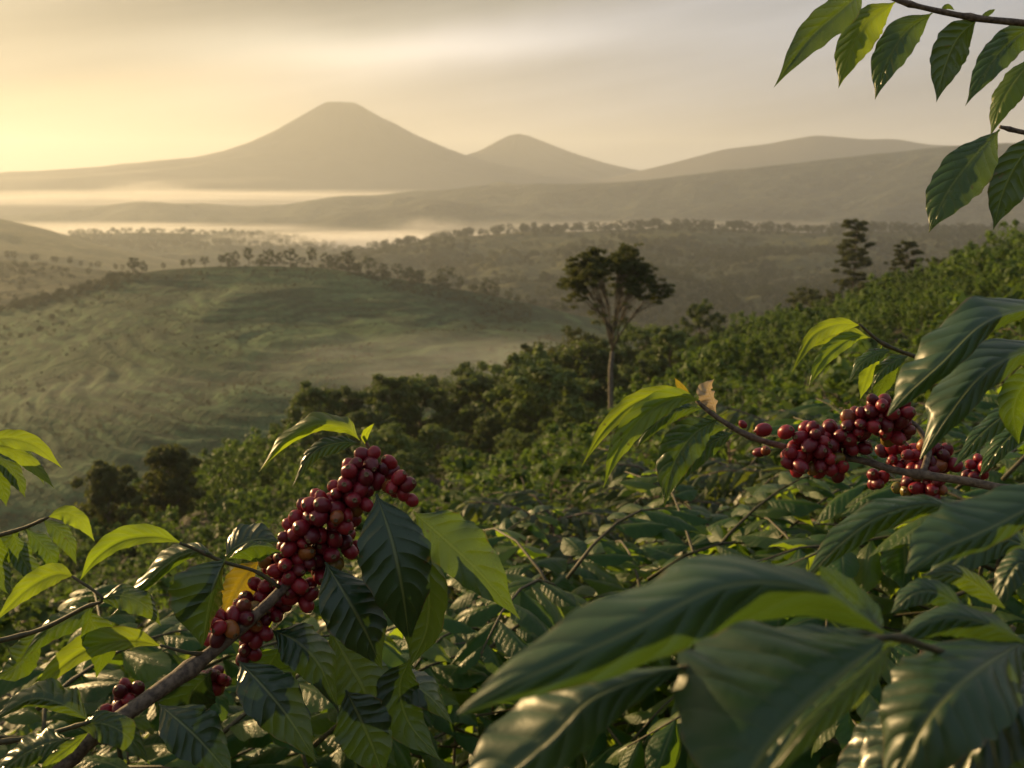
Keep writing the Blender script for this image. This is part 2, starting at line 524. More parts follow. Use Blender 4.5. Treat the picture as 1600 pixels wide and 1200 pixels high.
def volcano(name, label, Y0, xc, sil_l, sil_r, mat, seed):
    """cone of revolution with a gentler and a steeper flank and a blunt crater rim"""
    c = pxY(xc, 200, Y0)
    def prof(s):
        rr, zz = [], []
        for x, y in s:
            p = pxY(x, y, Y0); rr.append(abs(p.x - c.x)); zz.append(p.z)
        rr.append(rr[-1] + 1800); zz.append(FLOOR_Z - 4)
        o = np.argsort(rr)
        return np.array(rr)[o], np.array(zz)[o]
    rl, zl = prof(sil_l); rr_, zr = prof(sil_r)
    na, nr = 160, 90
    V = []
    Rm = max(rl[-1], rr_[-1])
    for i in range(nr):
        t = (i / (nr - 1)) ** 1.5
        for k in range(na):
            q = 2 * math.pi * k / na
            wl = 0.5 - 0.5 * math.cos(q)                  # 0 towards +x, 1 towards -x
            wl = wl * wl * (3 - 2 * wl)
            Rq = rr_[-1] * (1 - wl) + rl[-1] * wl
            r = Rq * t
            z = np.interp(r, rr_, zr) * (1 - wl) + np.interp(r, rl, zl) * wl
            gul = fbm(q * 7.0, r / 900.0, seed, 3) * 26 * min(1.0, t * 5) * (1 - t)
            rough_ = fbm(r / 130.0, q * 4.0, seed + 5, 3) * 7 * min(1.0, t * 12) * (1 - t)
            V.append((c.x + r * math.cos(q), Y0 + 0.32 * r * math.sin(q), z + rough_ + gul * abs(math.sin(q)) - (8 if t == 0 else 0)))
    F_ = [(i * na + k, i * na + (k + 1) % na, (i + 1) * na + (k + 1) % na, (i + 1) * na + k) for i in range(nr - 1) for k in range(na)]
    return tag(obj(name, mesh(name, np.array(V), np.array(F_), mat)), label, kind='structure')

volcano('volcano', 'tall cone volcano with blunt crater summit in golden haze', 4700, 530,
        [(530, 161), (512, 159), (506, 161), (470, 181), (430, 204), (390, 222), (350, 236), (300, 246), (240, 252), (150, 262), (60, 268), (-100, 276), (-250, 290)],
        [(530, 161), (552, 160), (560, 163), (600, 186), (650, 211), (700, 233), (750, 250), (800, 261), (850, 269), (900, 275), (1000, 290)], M_MOUNT, 3)
volcano('volcano', 'smaller rounded cone right of the tall volcano', 5300, 810,
        [(810, 209), (795, 212), (780, 219), (745, 238), (700, 252), (640, 268), (560, 290)],
        [(810, 209), (825, 212), (850, 222), (900, 241), (950, 256), (1000, 267), (1080, 288)], M_MOUNT, 9)

def hill(name, label, crest, Yc, ybase, Yf, xr, mat, nx=220, ny=90, amp=6, sc=60, seed=1, power=1.0, back=260, terr=0.0, crest_amp=0.15, octv=5):
    cx_ = np.array([c[0] for c in crest], float); cyy = np.array([c[1] for c in crest], float)
    xs = np.linspace(xr[0], xr[1], nx)
    # smooth the crest line
    dense = np.interp(np.linspace(xr[0] - 60, xr[1] + 60, 600), cx_, cyy)
    ker = np.hanning(23); ker /= ker.sum()
    dense = np.convolve(np.pad(dense, 11, 'edge'), ker, 'valid')
    yc = np.interp(xs, np.linspace(xr[0] - 60, xr[1] + 60, 600), dense)
    rows = []
    Ycs = Yc(xs) if callable(Yc) else np.full(nx, float(Yc))
    Yfs = Yf(xs) if callable(Yf) else np.full(nx, float(Yf))
    yb = np.interp(xs, [p[0] for p in ybase], [p[1] for p in ybase]) if not np.isscalar(ybase) else np.full(nx, float(ybase))
    pc = [pxY(a, b, c) for a, b, c in zip(xs, yc, Ycs)]
    K = np.array([p.x / p.y for p in pc]); ZC = np.array([p.z for p in pc])
    ZB = np.array([pxY(a, b, c).z for a, b, c in zip(xs, yb, Yfs)])
    T = np.concatenate([np.array([-1.0, -0.75, -0.5, -0.3, -0.15, -0.06]), np.linspace(0, 1, ny), [1.06]])
    for t in T:
        if t < 0:
            Y = Ycs + back * (-t)
            Z = ZC - (ZC - FLOOR_Z + 6) * (-t) ** 1.6
        elif t <= 1:
            Y = Ycs + (Yfs - Ycs) * t
            tt = t ** power
            Z = ZC + (ZB - ZC) * tt
        else:
            Y = Yfs - 12; Z = np.full(nx, FLOOR_Z - 6)
        X = K * Y
        if t <= 1:
            fade = crest_amp + (1 - crest_amp) * min(1.0, abs(t) * 4)
            Zs = Z + amp * fbm(X / sc, Y / sc, seed, 2) * fade
            Z = Z + amp * fbm(X / sc, Y / sc, seed, octv) * fade
            if terr and t > 0:
                q = (Zs + 3.0 * fbm(X / 90, Y / 90, seed + 7, 2)) / terr
                Z = Z + terr * 0.42 * np.sin(2 * np.pi * q) * min(1, t * 8) * np.clip(fbm(X / 120, Y / 120, seed + 11, 2) * 2.5 + 0.6, 0, 1)
        rows.append(np.stack([X, Y, Z], 1))
    Gd = np.stack(rows)
    V = Gd.reshape(-1, 3)
    o = obj(name, mesh(name, V, grid_faces(len(T), nx), mat))
    tag(o, label, kind='structure')
    return Gd, xs, T

hill('mountain', 'faint long mountain range behind the right end of the ridge',
     [(820, 300), (880, 291), (960, 276), (1050, 254), (1130, 233), (1200, 225), (1240, 217), (1275, 211), (1310, 214), (1350, 218), (1400, 217), (1450, 226), (1600, 232), (1900, 250)],
     4600, 335, 3800, (800, 2100), M_MOUNT, nx=160, ny=30, amp=28, sc=600, seed=21, back=1300)
RG, RX, RT = hill('ridge', 'long blue grey wooded ridge rising to the right',
     [(-300, 350), (0, 342), (80, 334), (150, 325), (235, 316), (300, 321), (400, 322), (450, 318), (500, 311), (530, 305), (570, 306), (610, 303), (650, 296), (690, 298), (720, 292), (760, 288), (800, 290),
      (830, 286), (900, 288), (1000, 283), (1100, 272), (1200, 259), (1300, 248), (1400, 238), (1450, 232), (1600, 222), (1900, 205)],
     lambda x: 3700 - 0.55 * np.clip(x, 0, 1600), 372, lambda x: 2950 - 0.45 * np.clip(x, 0, 1600), (-500, 2100), M_RIDGE, nx=420, ny=60, amp=60, sc=300, seed=31, back=900, crest_amp=0.10)
hill('ridge', 'lower spur of brown hills in front of the long ridge',
     [(420, 372), (460, 352), (500, 340), (540, 331), (600, 327), (660, 319), (700, 315), (740, 322), (800, 335), (880, 350), (950, 365)],
     2850, 376, 2560, (400, 980), M_RIDGE, nx=160, ny=30, amp=20, sc=150, seed=35, back=250)
hill('hill', 'bare hazy hill slanting down from the left edge',
     [(-500, 285), (-150, 315), (0, 342), (60, 355), (120, 373), (180, 389), (240, 403), (320, 420), (400, 436)],
     1700, 440, 1050, (-500, 400), M_FOREST, nx=120, ny=40, amp=9, sc=100, seed=41, back=500)
VG, VX, VT = hill('hill', 'low wooded rise in the misty valley middle',
     [(20, 400), (60, 378), (100, 369), (150, 366), (250, 364), (330, 366), (400, 369), (470, 373), (520, 383), (580, 400)],
     2250, 402, 1900, (20, 580), M_FOREST, nx=120, ny=30, amp=12, sc=70, seed=45, back=350)
FG, FX, FT = hill('hill', 'broad wooded hill with patchy fields right of centre',
     [(380, 450), (480, 424), (520, 411), (560, 400), (620, 386), (660, 378), (720, 371), (800, 366), (870, 364), (950, 360), (1060, 357), (1150, 359), (1250, 363), (1350, 362), (1440, 366), (1600, 363), (1900, 350)],
     lambda x: 1600 - 0.2 * np.clip(x - 400, 0, 1200), 560, 640, (360, 2100), M_FOREST, nx=360, ny=120, amp=26, sc=110, seed=51, back=500, power=0.9)
LG, LX, LT = hill('hill', 'sunlit pale field terrace with trees behind the left hill shoulder',
     [(-400, 398), (0, 407), (60, 411), (120, 418), (180, 424), (260, 436), (340, 452)],
     860, 500, 600, (-420, 340), M_FOREST, nx=140, ny=50, amp=4, sc=50, seed=61, back=160)
MG, MX, MT = hill('hill', 'big rounded green hill with misty terraced slopes',
     [(-500, 560), (-200, 520), (-60, 497), (0, 484), (60, 468), (120, 452), (170, 438), (210, 428), (260, 421), (330, 416), (420, 415), (500, 418), (570, 428), (640, 439), (700, 449), (760, 459), (830, 475), (900, 492), (980, 510), (1060, 530), (1150, 560), (1300, 610)],
     545, [(-500, 900), (0, 900), (600, 800), (1000, 700), (1300, 680)], 215, (-500, 1300), M_HILL, nx=420, ny=260, amp=9, sc=75, seed=71, back=160, power=0.85, terr=2.4, crest_amp=0.05, octv=3)

# ---------------------------------------------------------------- setting: the slope we stand on
CR_R = np.array([-1.5, -0.6, -0.2, 0, 0.2, 0.5, 1.0]); CR_Y = np.array([70, 95, 125, 150, 190, 240, 300.0])

def hz(X, Y):
    X = np.asarray(X, float); Y = np.asarray(Y, float)
    z = -2.0 + 0.33 * X - 0.235 * Y
    z = np.where(X > 0, z - 0.0009 * np.clip(X - 60, 0, None) ** 2, z)
    z = z - np.interp(Y, [0, 4, 12, 25, 40, 60, 90, 130], [0, .1, 1.3, 2.6, 2.8, 2.4, 1.3, 0])   # hollow between us and the crest
    z = z + 2.6 * fbm(X / 26 + 3, Y / 26, 5, 3) * np.clip((Y - 12) / 40, 0, 1)
    z = z + 5.0 * np.exp(-((X + 24) / 13) ** 2 - ((Y - 100) / 38) ** 2)          # spur running down to the left
    q = np.clip(Y - np.interp(X / np.maximum(Y, 20), CR_R, CR_Y), 0, None)
    z = z - 0.10 * q - 0.0035 * q * q
    return np.maximum(z, FLOOR_Z - 3)

s = np.linspace(-1, 1, 190)
yr = np.concatenate([np.linspace(-60, 0, 16), np.linspace(0.8, 30, 40), np.linspace(31, 420, 130)])
SX, SY = np.meshgrid(s, yr)
SX = np.sign(SX) * np.abs(SX) ** 1.7 * (90 + 1.15 * np.maximum(SY, 0))
SZ = hz(SX, SY)
V = np.stack([SX, SY, SZ], -1).reshape(-1, 3)
tag(obj('hillside', mesh('hillside', V, grid_faces(len(yr), len(s)), M_SOIL)), 'steep plantation hillside falling away to the left', kind='structure')

# ---------------------------------------------------------------- leaf shapes
PU = [0, .03, .07, .13, .22, .32, .42, .52, .62, .72, .80, .87, .92, .96, 1]
PW = [.035, .05, .17, .42, .74, .93, 1, .985, .90, .73, .52, .29, .14, .06, .005]

def fleaf(parent, pts, hu, hl, a=20, b=20, mat=None, wave=0.10, curl=0.12, seed=0, name='leaf', label=None, nu=34, nv=6, quilt=0.022, full=1.0):
    """foreground leaf grown along a mid-rib of (photo x, photo y, depth); hu / hl are the apparent half widths of its upper
    and lower blade halves, which lean away from (a) or towards (b) the viewer by that many degrees"""
    rng = random.Random(seed * 7 + int(pts[0][0]) * 3 + int(pts[-1][1]))
    knots, d = [], pts[0][2]
    for p in pts:
        if len(p) > 2: d = p[2]
        knots.append((p[0], p[1], d))
    P = catmull([px(*p) for p in knots], nu)
    dm = sum(p[2] for p in knots) / len(knots)
    # a, b given as (at the stalk, at the tip) make the blade twist; hu, hl are then its true half widths
    Wu = hu * dm / FPX / (1 if isinstance(a, tuple) else math.cos(R(a)))
    Wl = hl * dm / FPX / (1 if isinstance(b, tuple) else math.cos(R(b)))
    a0, a1 = a if isinstance(a, tuple) else (a, a)
    b0, b1 = b if isinstance(b, tuple) else (b, b)
    mt = (P[-1] - P[0]).normalized()
    vw = P[nu // 2].normalized()
    n2m = mt.cross(vw)
    flip = 1 if (n2m.z + 0.5 * n2m.x) > 0 else -1
    vs, fs, uv = [], [], []
    cols = list(range(-nv, nv + 1))
    p1, p2, k1, k2 = rng.uniform(0, 6.3), rng.uniform(0, 6.3), rng.uniform(2.6, 4.2), rng.uniform(2.6, 4.2)
    for i in range(nu):
        u = i / (nu - 1)
        T = (P[min(i + 1, nu - 1)] - P[max(i - 1, 0)]).normalized()
        V_ = P[i].normalized()
        n2 = (T.cross(V_)).normalized() * flip
        Vp = (V_ - T * V_.dot(T)).normalized()
        wp = float(np.interp(u, PU, PW)) ** full
        a_, b_ = R(a0 + (a1 - a0) * u), R(b0 + (b1 - b0) * u)
        for c in cols:
            v = c / nv; av = abs(v)
            if v >= 0:
                D = n2 * math.cos(a_) + Vp * math.sin(a_); N = -Vp * math.cos(a_) + n2 * math.sin(a_); W = Wu
                wv = math.sin(k1 * 2 * math.pi * u + p1)
            else:
                D = -n2 * math.cos(b_) - Vp * math.sin(b_); N = -Vp * math.cos(b_) + n2 * math.sin(b_); W = Wl
                wv = math.sin(k2 * 2 * math.pi * u + p2)
            ww = W * wp * (1 + 0.035 * math.sin(k1 * 4.3 * math.pi * u + p2) * av)
            ph = u * 9.5 - 1.5 * av ** 1.25
            fr = abs((ph % 1.0) - 0.5)
            hgt = quilt * (1 - (2 * fr) ** 2) * min(1, av * 5) * (1 - av ** 3) - 0.05 * max(0, 1 - av * 6)
            h = -curl * av ** 2.2 + wave * wv * av ** 2 + hgt + (0.030 if full == 1.0 else 0.012) * av ** 4 * math.sin((k1 + k2) * 9.7 * u + p1 * 3 * v)
            vs.append(P[i] + D * (ww * av) + N * (h * ww))
            uv.append((u, 0.5 + 0.5 * v))
    m_ = len(cols)
    for i in range(nu - 1):
        for c in range(m_ - 1):
            fs.append((i * m_ + c, i * m_ + c + 1, (i + 1) * m_ + c + 1, (i + 1) * m_ + c))
    base = parent.location
    o = obj(name, mesh(name, [v - base for v in vs], fs, mat or M_LEAF, uvs=uv), parent)
    if label: o['label'] = label
    return o

def fstem(parent, pts, rpx, mat, name='stem', seg=10, n=40):
    full, d = [], pts[0][2]
    for p in pts:
        if len(p) > 2: d = p[2]
        full.append((p[0], p[1], d))
    P = catmull([px(*p) for p in full], n)
    dm = sum(p[2] for p in full) / len(full)
    rr = np.interp(np.linspace(0, 1, n), np.linspace(0, 1, len(rpx)), rpx) * dm / FPX
    rr = [r * (1 + 0.10 * math.sin(i * 0.9) * math.sin(i * 0.37)) for i, r in enumerate(rr)]
    for k in range(4, n - 2, 9): rr[k] *= 1.28                      # swollen nodes
    vs, fs = tube_data(P, rr, seg)
    return obj(name, mesh(name, [v - parent.location for v in vs], fs, mat), parent)

def cherry_mesh(k):
    """ellipsoid fruit with a stalk end at -Z and a small brown calyx ring at +Z"""
    rng = random.Random(k)
    seg = 14
    prof = [(0.0, -0.56), (0.10, -0.56), (0.12, -0.50), (0.34, -0.44), (0.52, -0.24), (0.575, 0.02), (0.53, 0.27), (0.38, 0.46), (0.19, 0.535),
            (0.16, 0.575), (0.11, 0.57), (0.07, 0.52), (0.0, 0.51)]
    el = rng.uniform(0.97, 1.12)
    vs, fs, mi = [], [], []
    for r, z in prof:
        for s_ in range(seg):
            q = 2 * math.pi * s_ / seg
            wob = 1 + 0.03 * math.sin(2 * q + k) + 0.015 * math.sin(3 * q + 2 * k)
            vs.append((r * wob * math.cos(q), r * wob * math.sin(q), z * el))
    for i in range(len(prof) - 1):
        for s_ in range(seg):
            s2 = (s_ + 1) % seg
            fs.append((i * seg + s_, i * seg + s2, (i + 1) * seg + s2, (i + 1) * seg + s_)); mi.append(1 if i >= 8 else 0)
    return mesh('cherry', np.array(vs) * 0.0140, np.array(fs), [M_CHERRY, M_CALYX], mat_idx=mi)
CH = [cherry_mesh(k) for k in range(6)]

def cherries(parent, spots, rng, gap=0.74):
    """spots: (x, y, depth, spread px, count, diameter px); fruits pushed apart so that they touch but hardly sink in"""
    placed = []
    for (x, y, d, sp, cnt, dia) in spots:
        c0 = px(x, y, d)
        size = 0.76 * dia * d / FPX
        sp *= 0.95
        for _ in range(int(cnt * 1.75 + .5) if cnt > 2 else cnt):
            for attempt in range(60):
                r = Vector((rng.gauss(0, 1), rng.gauss(0, 1), rng.gauss(0, 1)))
                r = r.normalized() * (rng.random() ** 0.4) * sp * d / FPX
                p = c0 + r
                if all((p - q).length > gap * 0.5 * (size + s2) for q, s2, _ in placed):
                    placed.append((p, size * rng.choice((0.80, 0.9, 0.97, 1.0, 1.04, 1.1)), (p - c0)))
                    break
    for p, size, outd in placed:
        o = obj('cherry', CH[rng.randrange(6)], parent)
        dirv = (outd.normalized() + Vector((rng.uniform(-.7, .7), rng.uniform(-.9, .4), rng.uniform(-.5, .8)))).normalized()
        M = Matrix.Translation(p - parent.location) @ dirv.to_track_quat('Z', 'Y').to_matrix().to_4x4() @ Matrix.Rotation(rng.uniform(0, 6.28), 4, 'Z') @ Matrix.Diagonal((size / 0.0158, size / 0.0158 * rng.uniform(.88, 1.0), size / 0.0158 * rng.uniform(1.05, 1.32), 1))
        o.matrix_basis = M

# ---------------------------------------------------------------- coffee shrubs
def shared_leaf(k, nu=12, nv=3):
    rng = random.Random(100 + k)
    droop = rng.uniform(0.25, 0.7); fold = rng.uniform(0.15, 0.55); hwid = rng.uniform(0.20, 0.25)
    p1, p2 = rng.uniform(0, 6), rng.uniform(0, 6); tw = rng.uniform(-0.35, 0.35)
    vs, uv = [], []
    for i in range(nu):
        u = i / (nu - 1)
        wp = np.interp(u, PU, PW) * hwid
        ang = -droop * u * u * 1.0 + 0.10
        y = u * (1 - 0.18 * droop * u * u); z = 0.12 * u - droop * 0.62 * u ** 2.1
        for c in range(-nv, nv + 1):
            v = c / nv; av = abs(v)
            x = v * wp * math.cos(fold)
            zz = -av * wp * math.sin(fold) - 0.22 * wp * av * av + 0.10 * wp * av * math.sin(20 * u + (p1 if v > 0 else p2))
            x, zz = x * math.cos(tw * u) - zz * math.sin(tw * u), x * math.sin(tw * u) + zz * math.cos(tw * u)
            vs.append((x, y, z + zz)); uv.append((u, 0.5 + 0.5 * v))
    return np.array(vs), grid_faces(nu, 2 * nv + 1), uv
LEAFS = []
for k in range(10):
    v_, f_, u_ = shared_leaf(k)
    LEAFS.append(mesh('leaf', v_, f_, M_YOUNG_LIT if k % 3 == 0 else M_BUSHLEAF, uvs=u_))

def shrub_plan(rng, H, Rr, nb, pairs):
    """a coffee shrub: an upright stem, tiers of arching side branches, leaves in opposite hanging pairs"""
    trunk = [Vector((0.05 * math.sin(i * 1.3) * H * 0.2, 0.04 * math.cos(i * 1.7) * H * 0.2, H * 0.93 * i / 6)) for i in range(7)]
    branches, leaves = [], []
    for k in range(nb):
        f = 0.08 + 0.90 * (k + 0.5) / nb
        azm = k * 2.399 + rng.uniform(-.3, .3)
        L = Rr * (1.08 - 0.62 * f ** 2.2) * rng.uniform(0.75, 1.2)
        base = trunk[min(6, int(f * 6))] * 1.0
        base.z = f * H
        d = Vector((math.cos(azm), math.sin(azm), 0))
        rise = rng.uniform(0.25, 0.6) + (0.7 * max(0, f - 0.75) * 4 * 0.6)
        sag = rng.uniform(0.35, 0.8)
        pts = []
        for i in range(6):
            t = i / 5
            pts.append(base + d * (L * t) + Vector((0, 0, L * (rise * t - sag * t * t))))
        branches.append(pts)
        for i in range(pairs):
            t = 0.06 + 0.94 * (i + 0.6) / pairs
            s_ = t * 5; j = min(int(s_), 4); q = s_ - j
            p = pts[j].lerp(pts[j + 1], q)
            tg = (pts[j + 1] - pts[j]).normalized()
            side = tg.cross(Vector((0, 0, 1))).normalized()
            last = i == pairs - 1
            for sgn in (-1, 1):
                sp = rng.uniform(0.5, 0.9) if last else rng.uniform(0.8, 1.25)
                dv = tg * math.cos(sp) + side * (sgn * math.sin(sp)) + Vector((0, 0, rng.uniform(-0.55, 0.12)))
                dv.normalize()
                nrm = Vector((0, 0, 1)) + side * (sgn * rng.uniform(0, 0.5)) + Vector((rng.uniform(-.25, .25), rng.uniform(-.25, .25), 0))
                leaves.append((p, dv, nrm, rng.uniform(0.85, 1.2) * (0.75 if last else 1.0)))
    return trunk, branches, leaves

def frame_mat(p, dv, nrm, sc):
    y = dv.normalized(); x = y.cross(nrm).normalized(); z = x.cross(y)
    M = Matrix(((x.x * sc, y.x * sc, z.x * sc, p.x), (x.y * sc, y.y * sc, z.y * sc, p.y), (x.z * sc, y.z * sc, z.z * sc, p.z), (0, 0, 0, 1)))
    return M

def clump_crown(clumps, per, leaf, mat, seed, name='crown', up=0.35, asp=0.55):
    """crown of leaf tufts: clumps are (centre, radius xyz); small bent blades in a shell round each centre"""
    rng = np.random.default_rng(seed)
    Vs, Fs, Tn = [], [], []
    o = 0
    for c, r in clumps:
        n = max(8, int(per))
        d = rng.normal(size=(n, 3)); d /= np.linalg.norm(d, axis=1)[:, None]
        rad = rng.random(n) ** 0.45
        p = np.asarray(c) + d * rad[:, None] * np.asarray(r)
        nrm = d + rng.normal(size=(n, 3)) * 0.5 + np.array([0, 0, up]); nrm /= np.linalg.norm(nrm, axis=1)[:, None]
        t = np.cross(nrm, rng.normal(size=(n, 3))); t /= np.linalg.norm(t, axis=1)[:, None]
        b = np.cross(nrm, t)
        L = leaf * rng.uniform(0.7, 1.35, n)[:, None]
        q = np.stack([p - t * L * 0.5, p + b * L * asp * 0.5 - nrm * L * 0.08, p + t * L * 0.5 - nrm * L * 0.15, p - b * L * asp * 0.5 - nrm * L * 0.08], 1)
        Vs.append(q.reshape(-1, 3)); Fs.append(np.arange(n * 4).reshape(n, 4) + o); o += n * 4
        Tn.append(np.full(n * 4, rng.random() * 0.6) + np.repeat(rng.random(n), 4) * 0.4)
    return mesh(name, np.concatenate(Vs), np.concatenate(Fs), mat, attr={'tone': np.concatenate(Tn)}, smooth=False)

# low-detail leaf for joined crowns: a folded, drooping blade of six triangles' worth of quads
_lv = np.array([(0, 0, 0), (-.19, .35, -.03), (0, .36, .05), (.19, .35, -.03), (-.14, .70, -.16), (0, .72, -.08), (.14, .70, -.16), (0, 1.0, -.30)])
_lf = [(0, 2, 1), (0, 3, 2), (1, 2, 5), (1, 5, 4), (2, 3, 6), (2, 6, 5), (4, 5, 7), (5, 6, 7)]

def crown_from(leaves, size, mat, name, rng):
    n = len(leaves)
    V = np.empty((n * 8, 3)); F_ = np.empty((n * 8, 3), int); tone = np.empty(n * 8)
    lf = np.array(_lf)
    for i, (p, dv, nrm, sc) in enumerate(leaves):
        M = np.array(frame_mat(p, dv, nrm, sc * size))
        V[i * 8:i * 8 + 8] = _lv @ M[:3, :3].T + M[:3, 3]
        F_[i * 8:i * 8 + 8] = lf + i * 8
        tone[i * 8:i * 8 + 8] = rng.random() ** 1.5
    return mesh(name, V, F_, mat, attr={'tone': tone}, smooth=False)

rngS = random.Random(5)
CROWNS, TRUNKS = [], []
for k in range(8):
    H = 1.65
    tk, br, lv = shrub_plan(random.Random(40 + k), H, 1.0, 46, 8)
    CROWNS.append(crown_from(lv, 0.185, M_SHRUBLEAF, 'crown', rngS))
    b_ = MB(); b_.tube(tk, [0.03 - 0.0035 * i for i in range(7)], 6)
    for q in br: b_.tube(q[::2] + [q[-1]], [0.009, 0.007, 0.005, 0.003], 4)
    TRUNKS.append(b_.mesh('trunk', M_BARK))

spots = []
g = Vector((0.29, -0.213)).normalized(); cdir = Vector((-g.y, g.x))
if cdir.y < 0: cdir = -cdir
for ib in range(-90, 190):
    for ia in range(-60, 280):
        jit = (rngS.uniform(-.32, .32), rngS.uniform(-.35, .35))
        pa, pb = (ia + jit[0]) * 1.45, (ib * 1.0 + jit[1] * 0.7) * 2.0
        X, Y = cdir.x * pa + g.x * pb, cdir.y * pa + g.y * pb
        if Y < 1.9 or Y > 330: continue
        if math.hypot(X, Y) < 1.9: continue
        ratio = X / max(Y, 20)
        if Y > np.interp(ratio, CR_R, CR_Y) + 14: continue
        if abs(X / Y) > 0.60 + 1.6 / Y: continue
        spots.append((X, Y))
for k in range(60):                                                      # the rows close up near the lens
    X, Y = rngS.uniform(-3.2, 2.6), rngS.uniform(1.5, 5.6)
    if abs(X / Y) > 0.75 or math.hypot(X, Y) < 1.75: continue
    if min(math.hypot(X - q[0], Y - q[1]) for q in spots) > 0.78: spots.append((X, Y))
A_ = np.array(spots); ZZ = hz(A_[:, 0], A_[:, 1])
shrubs = sorted([(math.hypot(x, y), x, y, z) for (x, y), z in zip(spots, ZZ)])
print('shrub spots', len(shrubs))

NEAR_R = 6.2
near = [s_ for s_ in shrubs if s_[0] < NEAR_R]
mid = [s_ for i, s_ in enumerate(shrubs) if s_[0] >= NEAR_R and (s_[0] < 13 or (i * 7919) % 100 < 52)]   # farther rows are older, wider, set apart
BUSH = []
for k in range(8):
    r2 = random.Random(70 + k)
    cl = []
    nk = r2.randrange(11, 17)
    for q in range(nk):
        u = 1 - 1.75 * (q + .5) / nk; a_ = q * 2.4 + r2.uniform(-.4, .4)
        rad = math.sqrt(max(0, 1 - u * u)) * r2.uniform(0.75, 1.05)
        s_ = r2.uniform(.24, .42)
        cl.append((Vector((rad * math.cos(a_) * .78, rad * math.sin(a_) * .78, 0.95 + .72 * u)), (s_, s_, s_ * .72)))
        cl.append((Vector((rad * math.cos(a_) * .9, rad * math.sin(a_) * .9, 1.0 + .85 * u + r2.uniform(-.1, .15))), (s_ * .5, s_ * .5, s_ * .4)))
    BUSH.append(clump_crown(cl, 34, 0.165, M_BUSH, 700 + k, asp=.5, up=.5))
crown_src = []
n_leaf = 0
def in_view(p, m=60):
    q = project(p)
    return q is not None and -m < q[0] < 1600 + m and -m < q[1] < 1200 + m

NEAR_BY_HAND = [  # photo x, photo y of the top, distance, label
    (885, 772, 2.1, 'arching glossy coffee shrub tip right of the left branch leaves, below the mid slope'),
    (1012, 792, 2.3, 'low glossy coffee shrub under the bright tip leaves of the right branch'),
    (1105, 768, 2.4, 'coffee shrub with glinting leaves just left below the right cherries'),
    (1195, 770, 2.5, 'coffee shrub directly beneath the right cherry cluster'),
    (765, 850, 2.3, 'dark coffee shrub behind the drooping right leaf of the left branch'),
    (700, 950, 2.0, 'glossy dark coffee shrub low between left branch and blurred corner leaves'),
    (1300, 790, 2.1, 'coffee shrub behind the small pale blurred leaf under the right stem'),
    (1490, 650, 2.2, 'shaded coffee shrub under the pair of arched leaves at right'),
    (1575, 610, 2.0, 'coffee shrub at the right edge under the arched leaves'),
    (40, 930, 1.6, 'dark coffee shrub in the left corner beneath the leafy twig'),
    (170, 960, 1.7, 'shaded coffee shrub under the left branch tip leaves'),
    (290, 1010, 1.5, 'deep shaded coffee shrub behind the woody left stem'),
    (480, 1010, 1.6, 'dark coffee shrub behind the hanging lower leaves of the left branch'),
    (1440, 830, 1.7, 'coffee shrub behind the blurred leaves on the right')]
hand = []
for (xp, yt, Y, lab) in NEAR_BY_HAND:
    top = pxY(xp, yt, Y); zg = float(hz(top.x, Y))
    hand.append((math.hypot(top.x, Y), top.x, Y, zg, top.z - zg, lab))
near = [s_ for s_ in near if all(math.hypot(s_[1] - h[1], s_[2] - h[2]) > 0.55 for h in hand)]
near = [s_ + (None, None) for s_ in near] + hand
for i, (d, x, y, z, Hh_, lab) in enumerate(near):
    rng = random.Random(900 + i)
    H = rng.uniform(1.35, 1.7) if d > 3 else rng.uniform(1.25, 1.5)
    if Hh_: H = Hh_ / 1.06
    t = thing('coffee_shrub', lab or 'glossy leafed coffee shrub on the near slope below the fruiting branches', 'shrub', (x, y, z - 0.03), 'glossy coffee shrubs on the near slope')
    tk, br, lv = shrub_plan(rng, H, rng.uniform(0.75, 0.98), 30, 8)
    b_ = MB(); b_.tube(tk, [0.020 - 0.003 * q for q in range(7)], 7)
    obj('trunk', b_.mesh('trunk', M_BARK), t)
    for q in br:
        b_ = MB(); b_.tube(q, [0.005, 0.0042, 0.0036, 0.003, 0.0022, 0.0016], 5)
        obj('branch', b_.mesh('branch', M_TWIG), t)
    base = Vector(t.location)
    cand = [l for l in lv if in_view(base + l[0], 130)]
    for (p, dv, nrm, sc) in cand[-300:]:
        o = obj('leaf', LEAFS[rng.randrange(10)], t)
        o.matrix_basis = frame_mat(p, dv, nrm, sc * rng.uniform(.105, .165))
        n_leaf += 1
    if i % 2 == 0:                                                     # a few fruit on the older wood
        for q in br[4:16:3]:
            c0 = q[1].lerp(q[2], rng.random())
            if not in_view(base + c0): continue
            for _ in range(7):
                o = obj('cherry', CH[rng.randrange(6)], t)
                o.matrix_basis = Matrix.Translation(c0 + Vector((rng.uniform(-.03, .03), rng.uniform(-.03, .03), rng.uniform(-.02, .025)))) @ Matrix.Rotation(rng.uniform(0, 6), 4, 'X')
print('near shrubs', len(near), 'leaves', n_leaf)

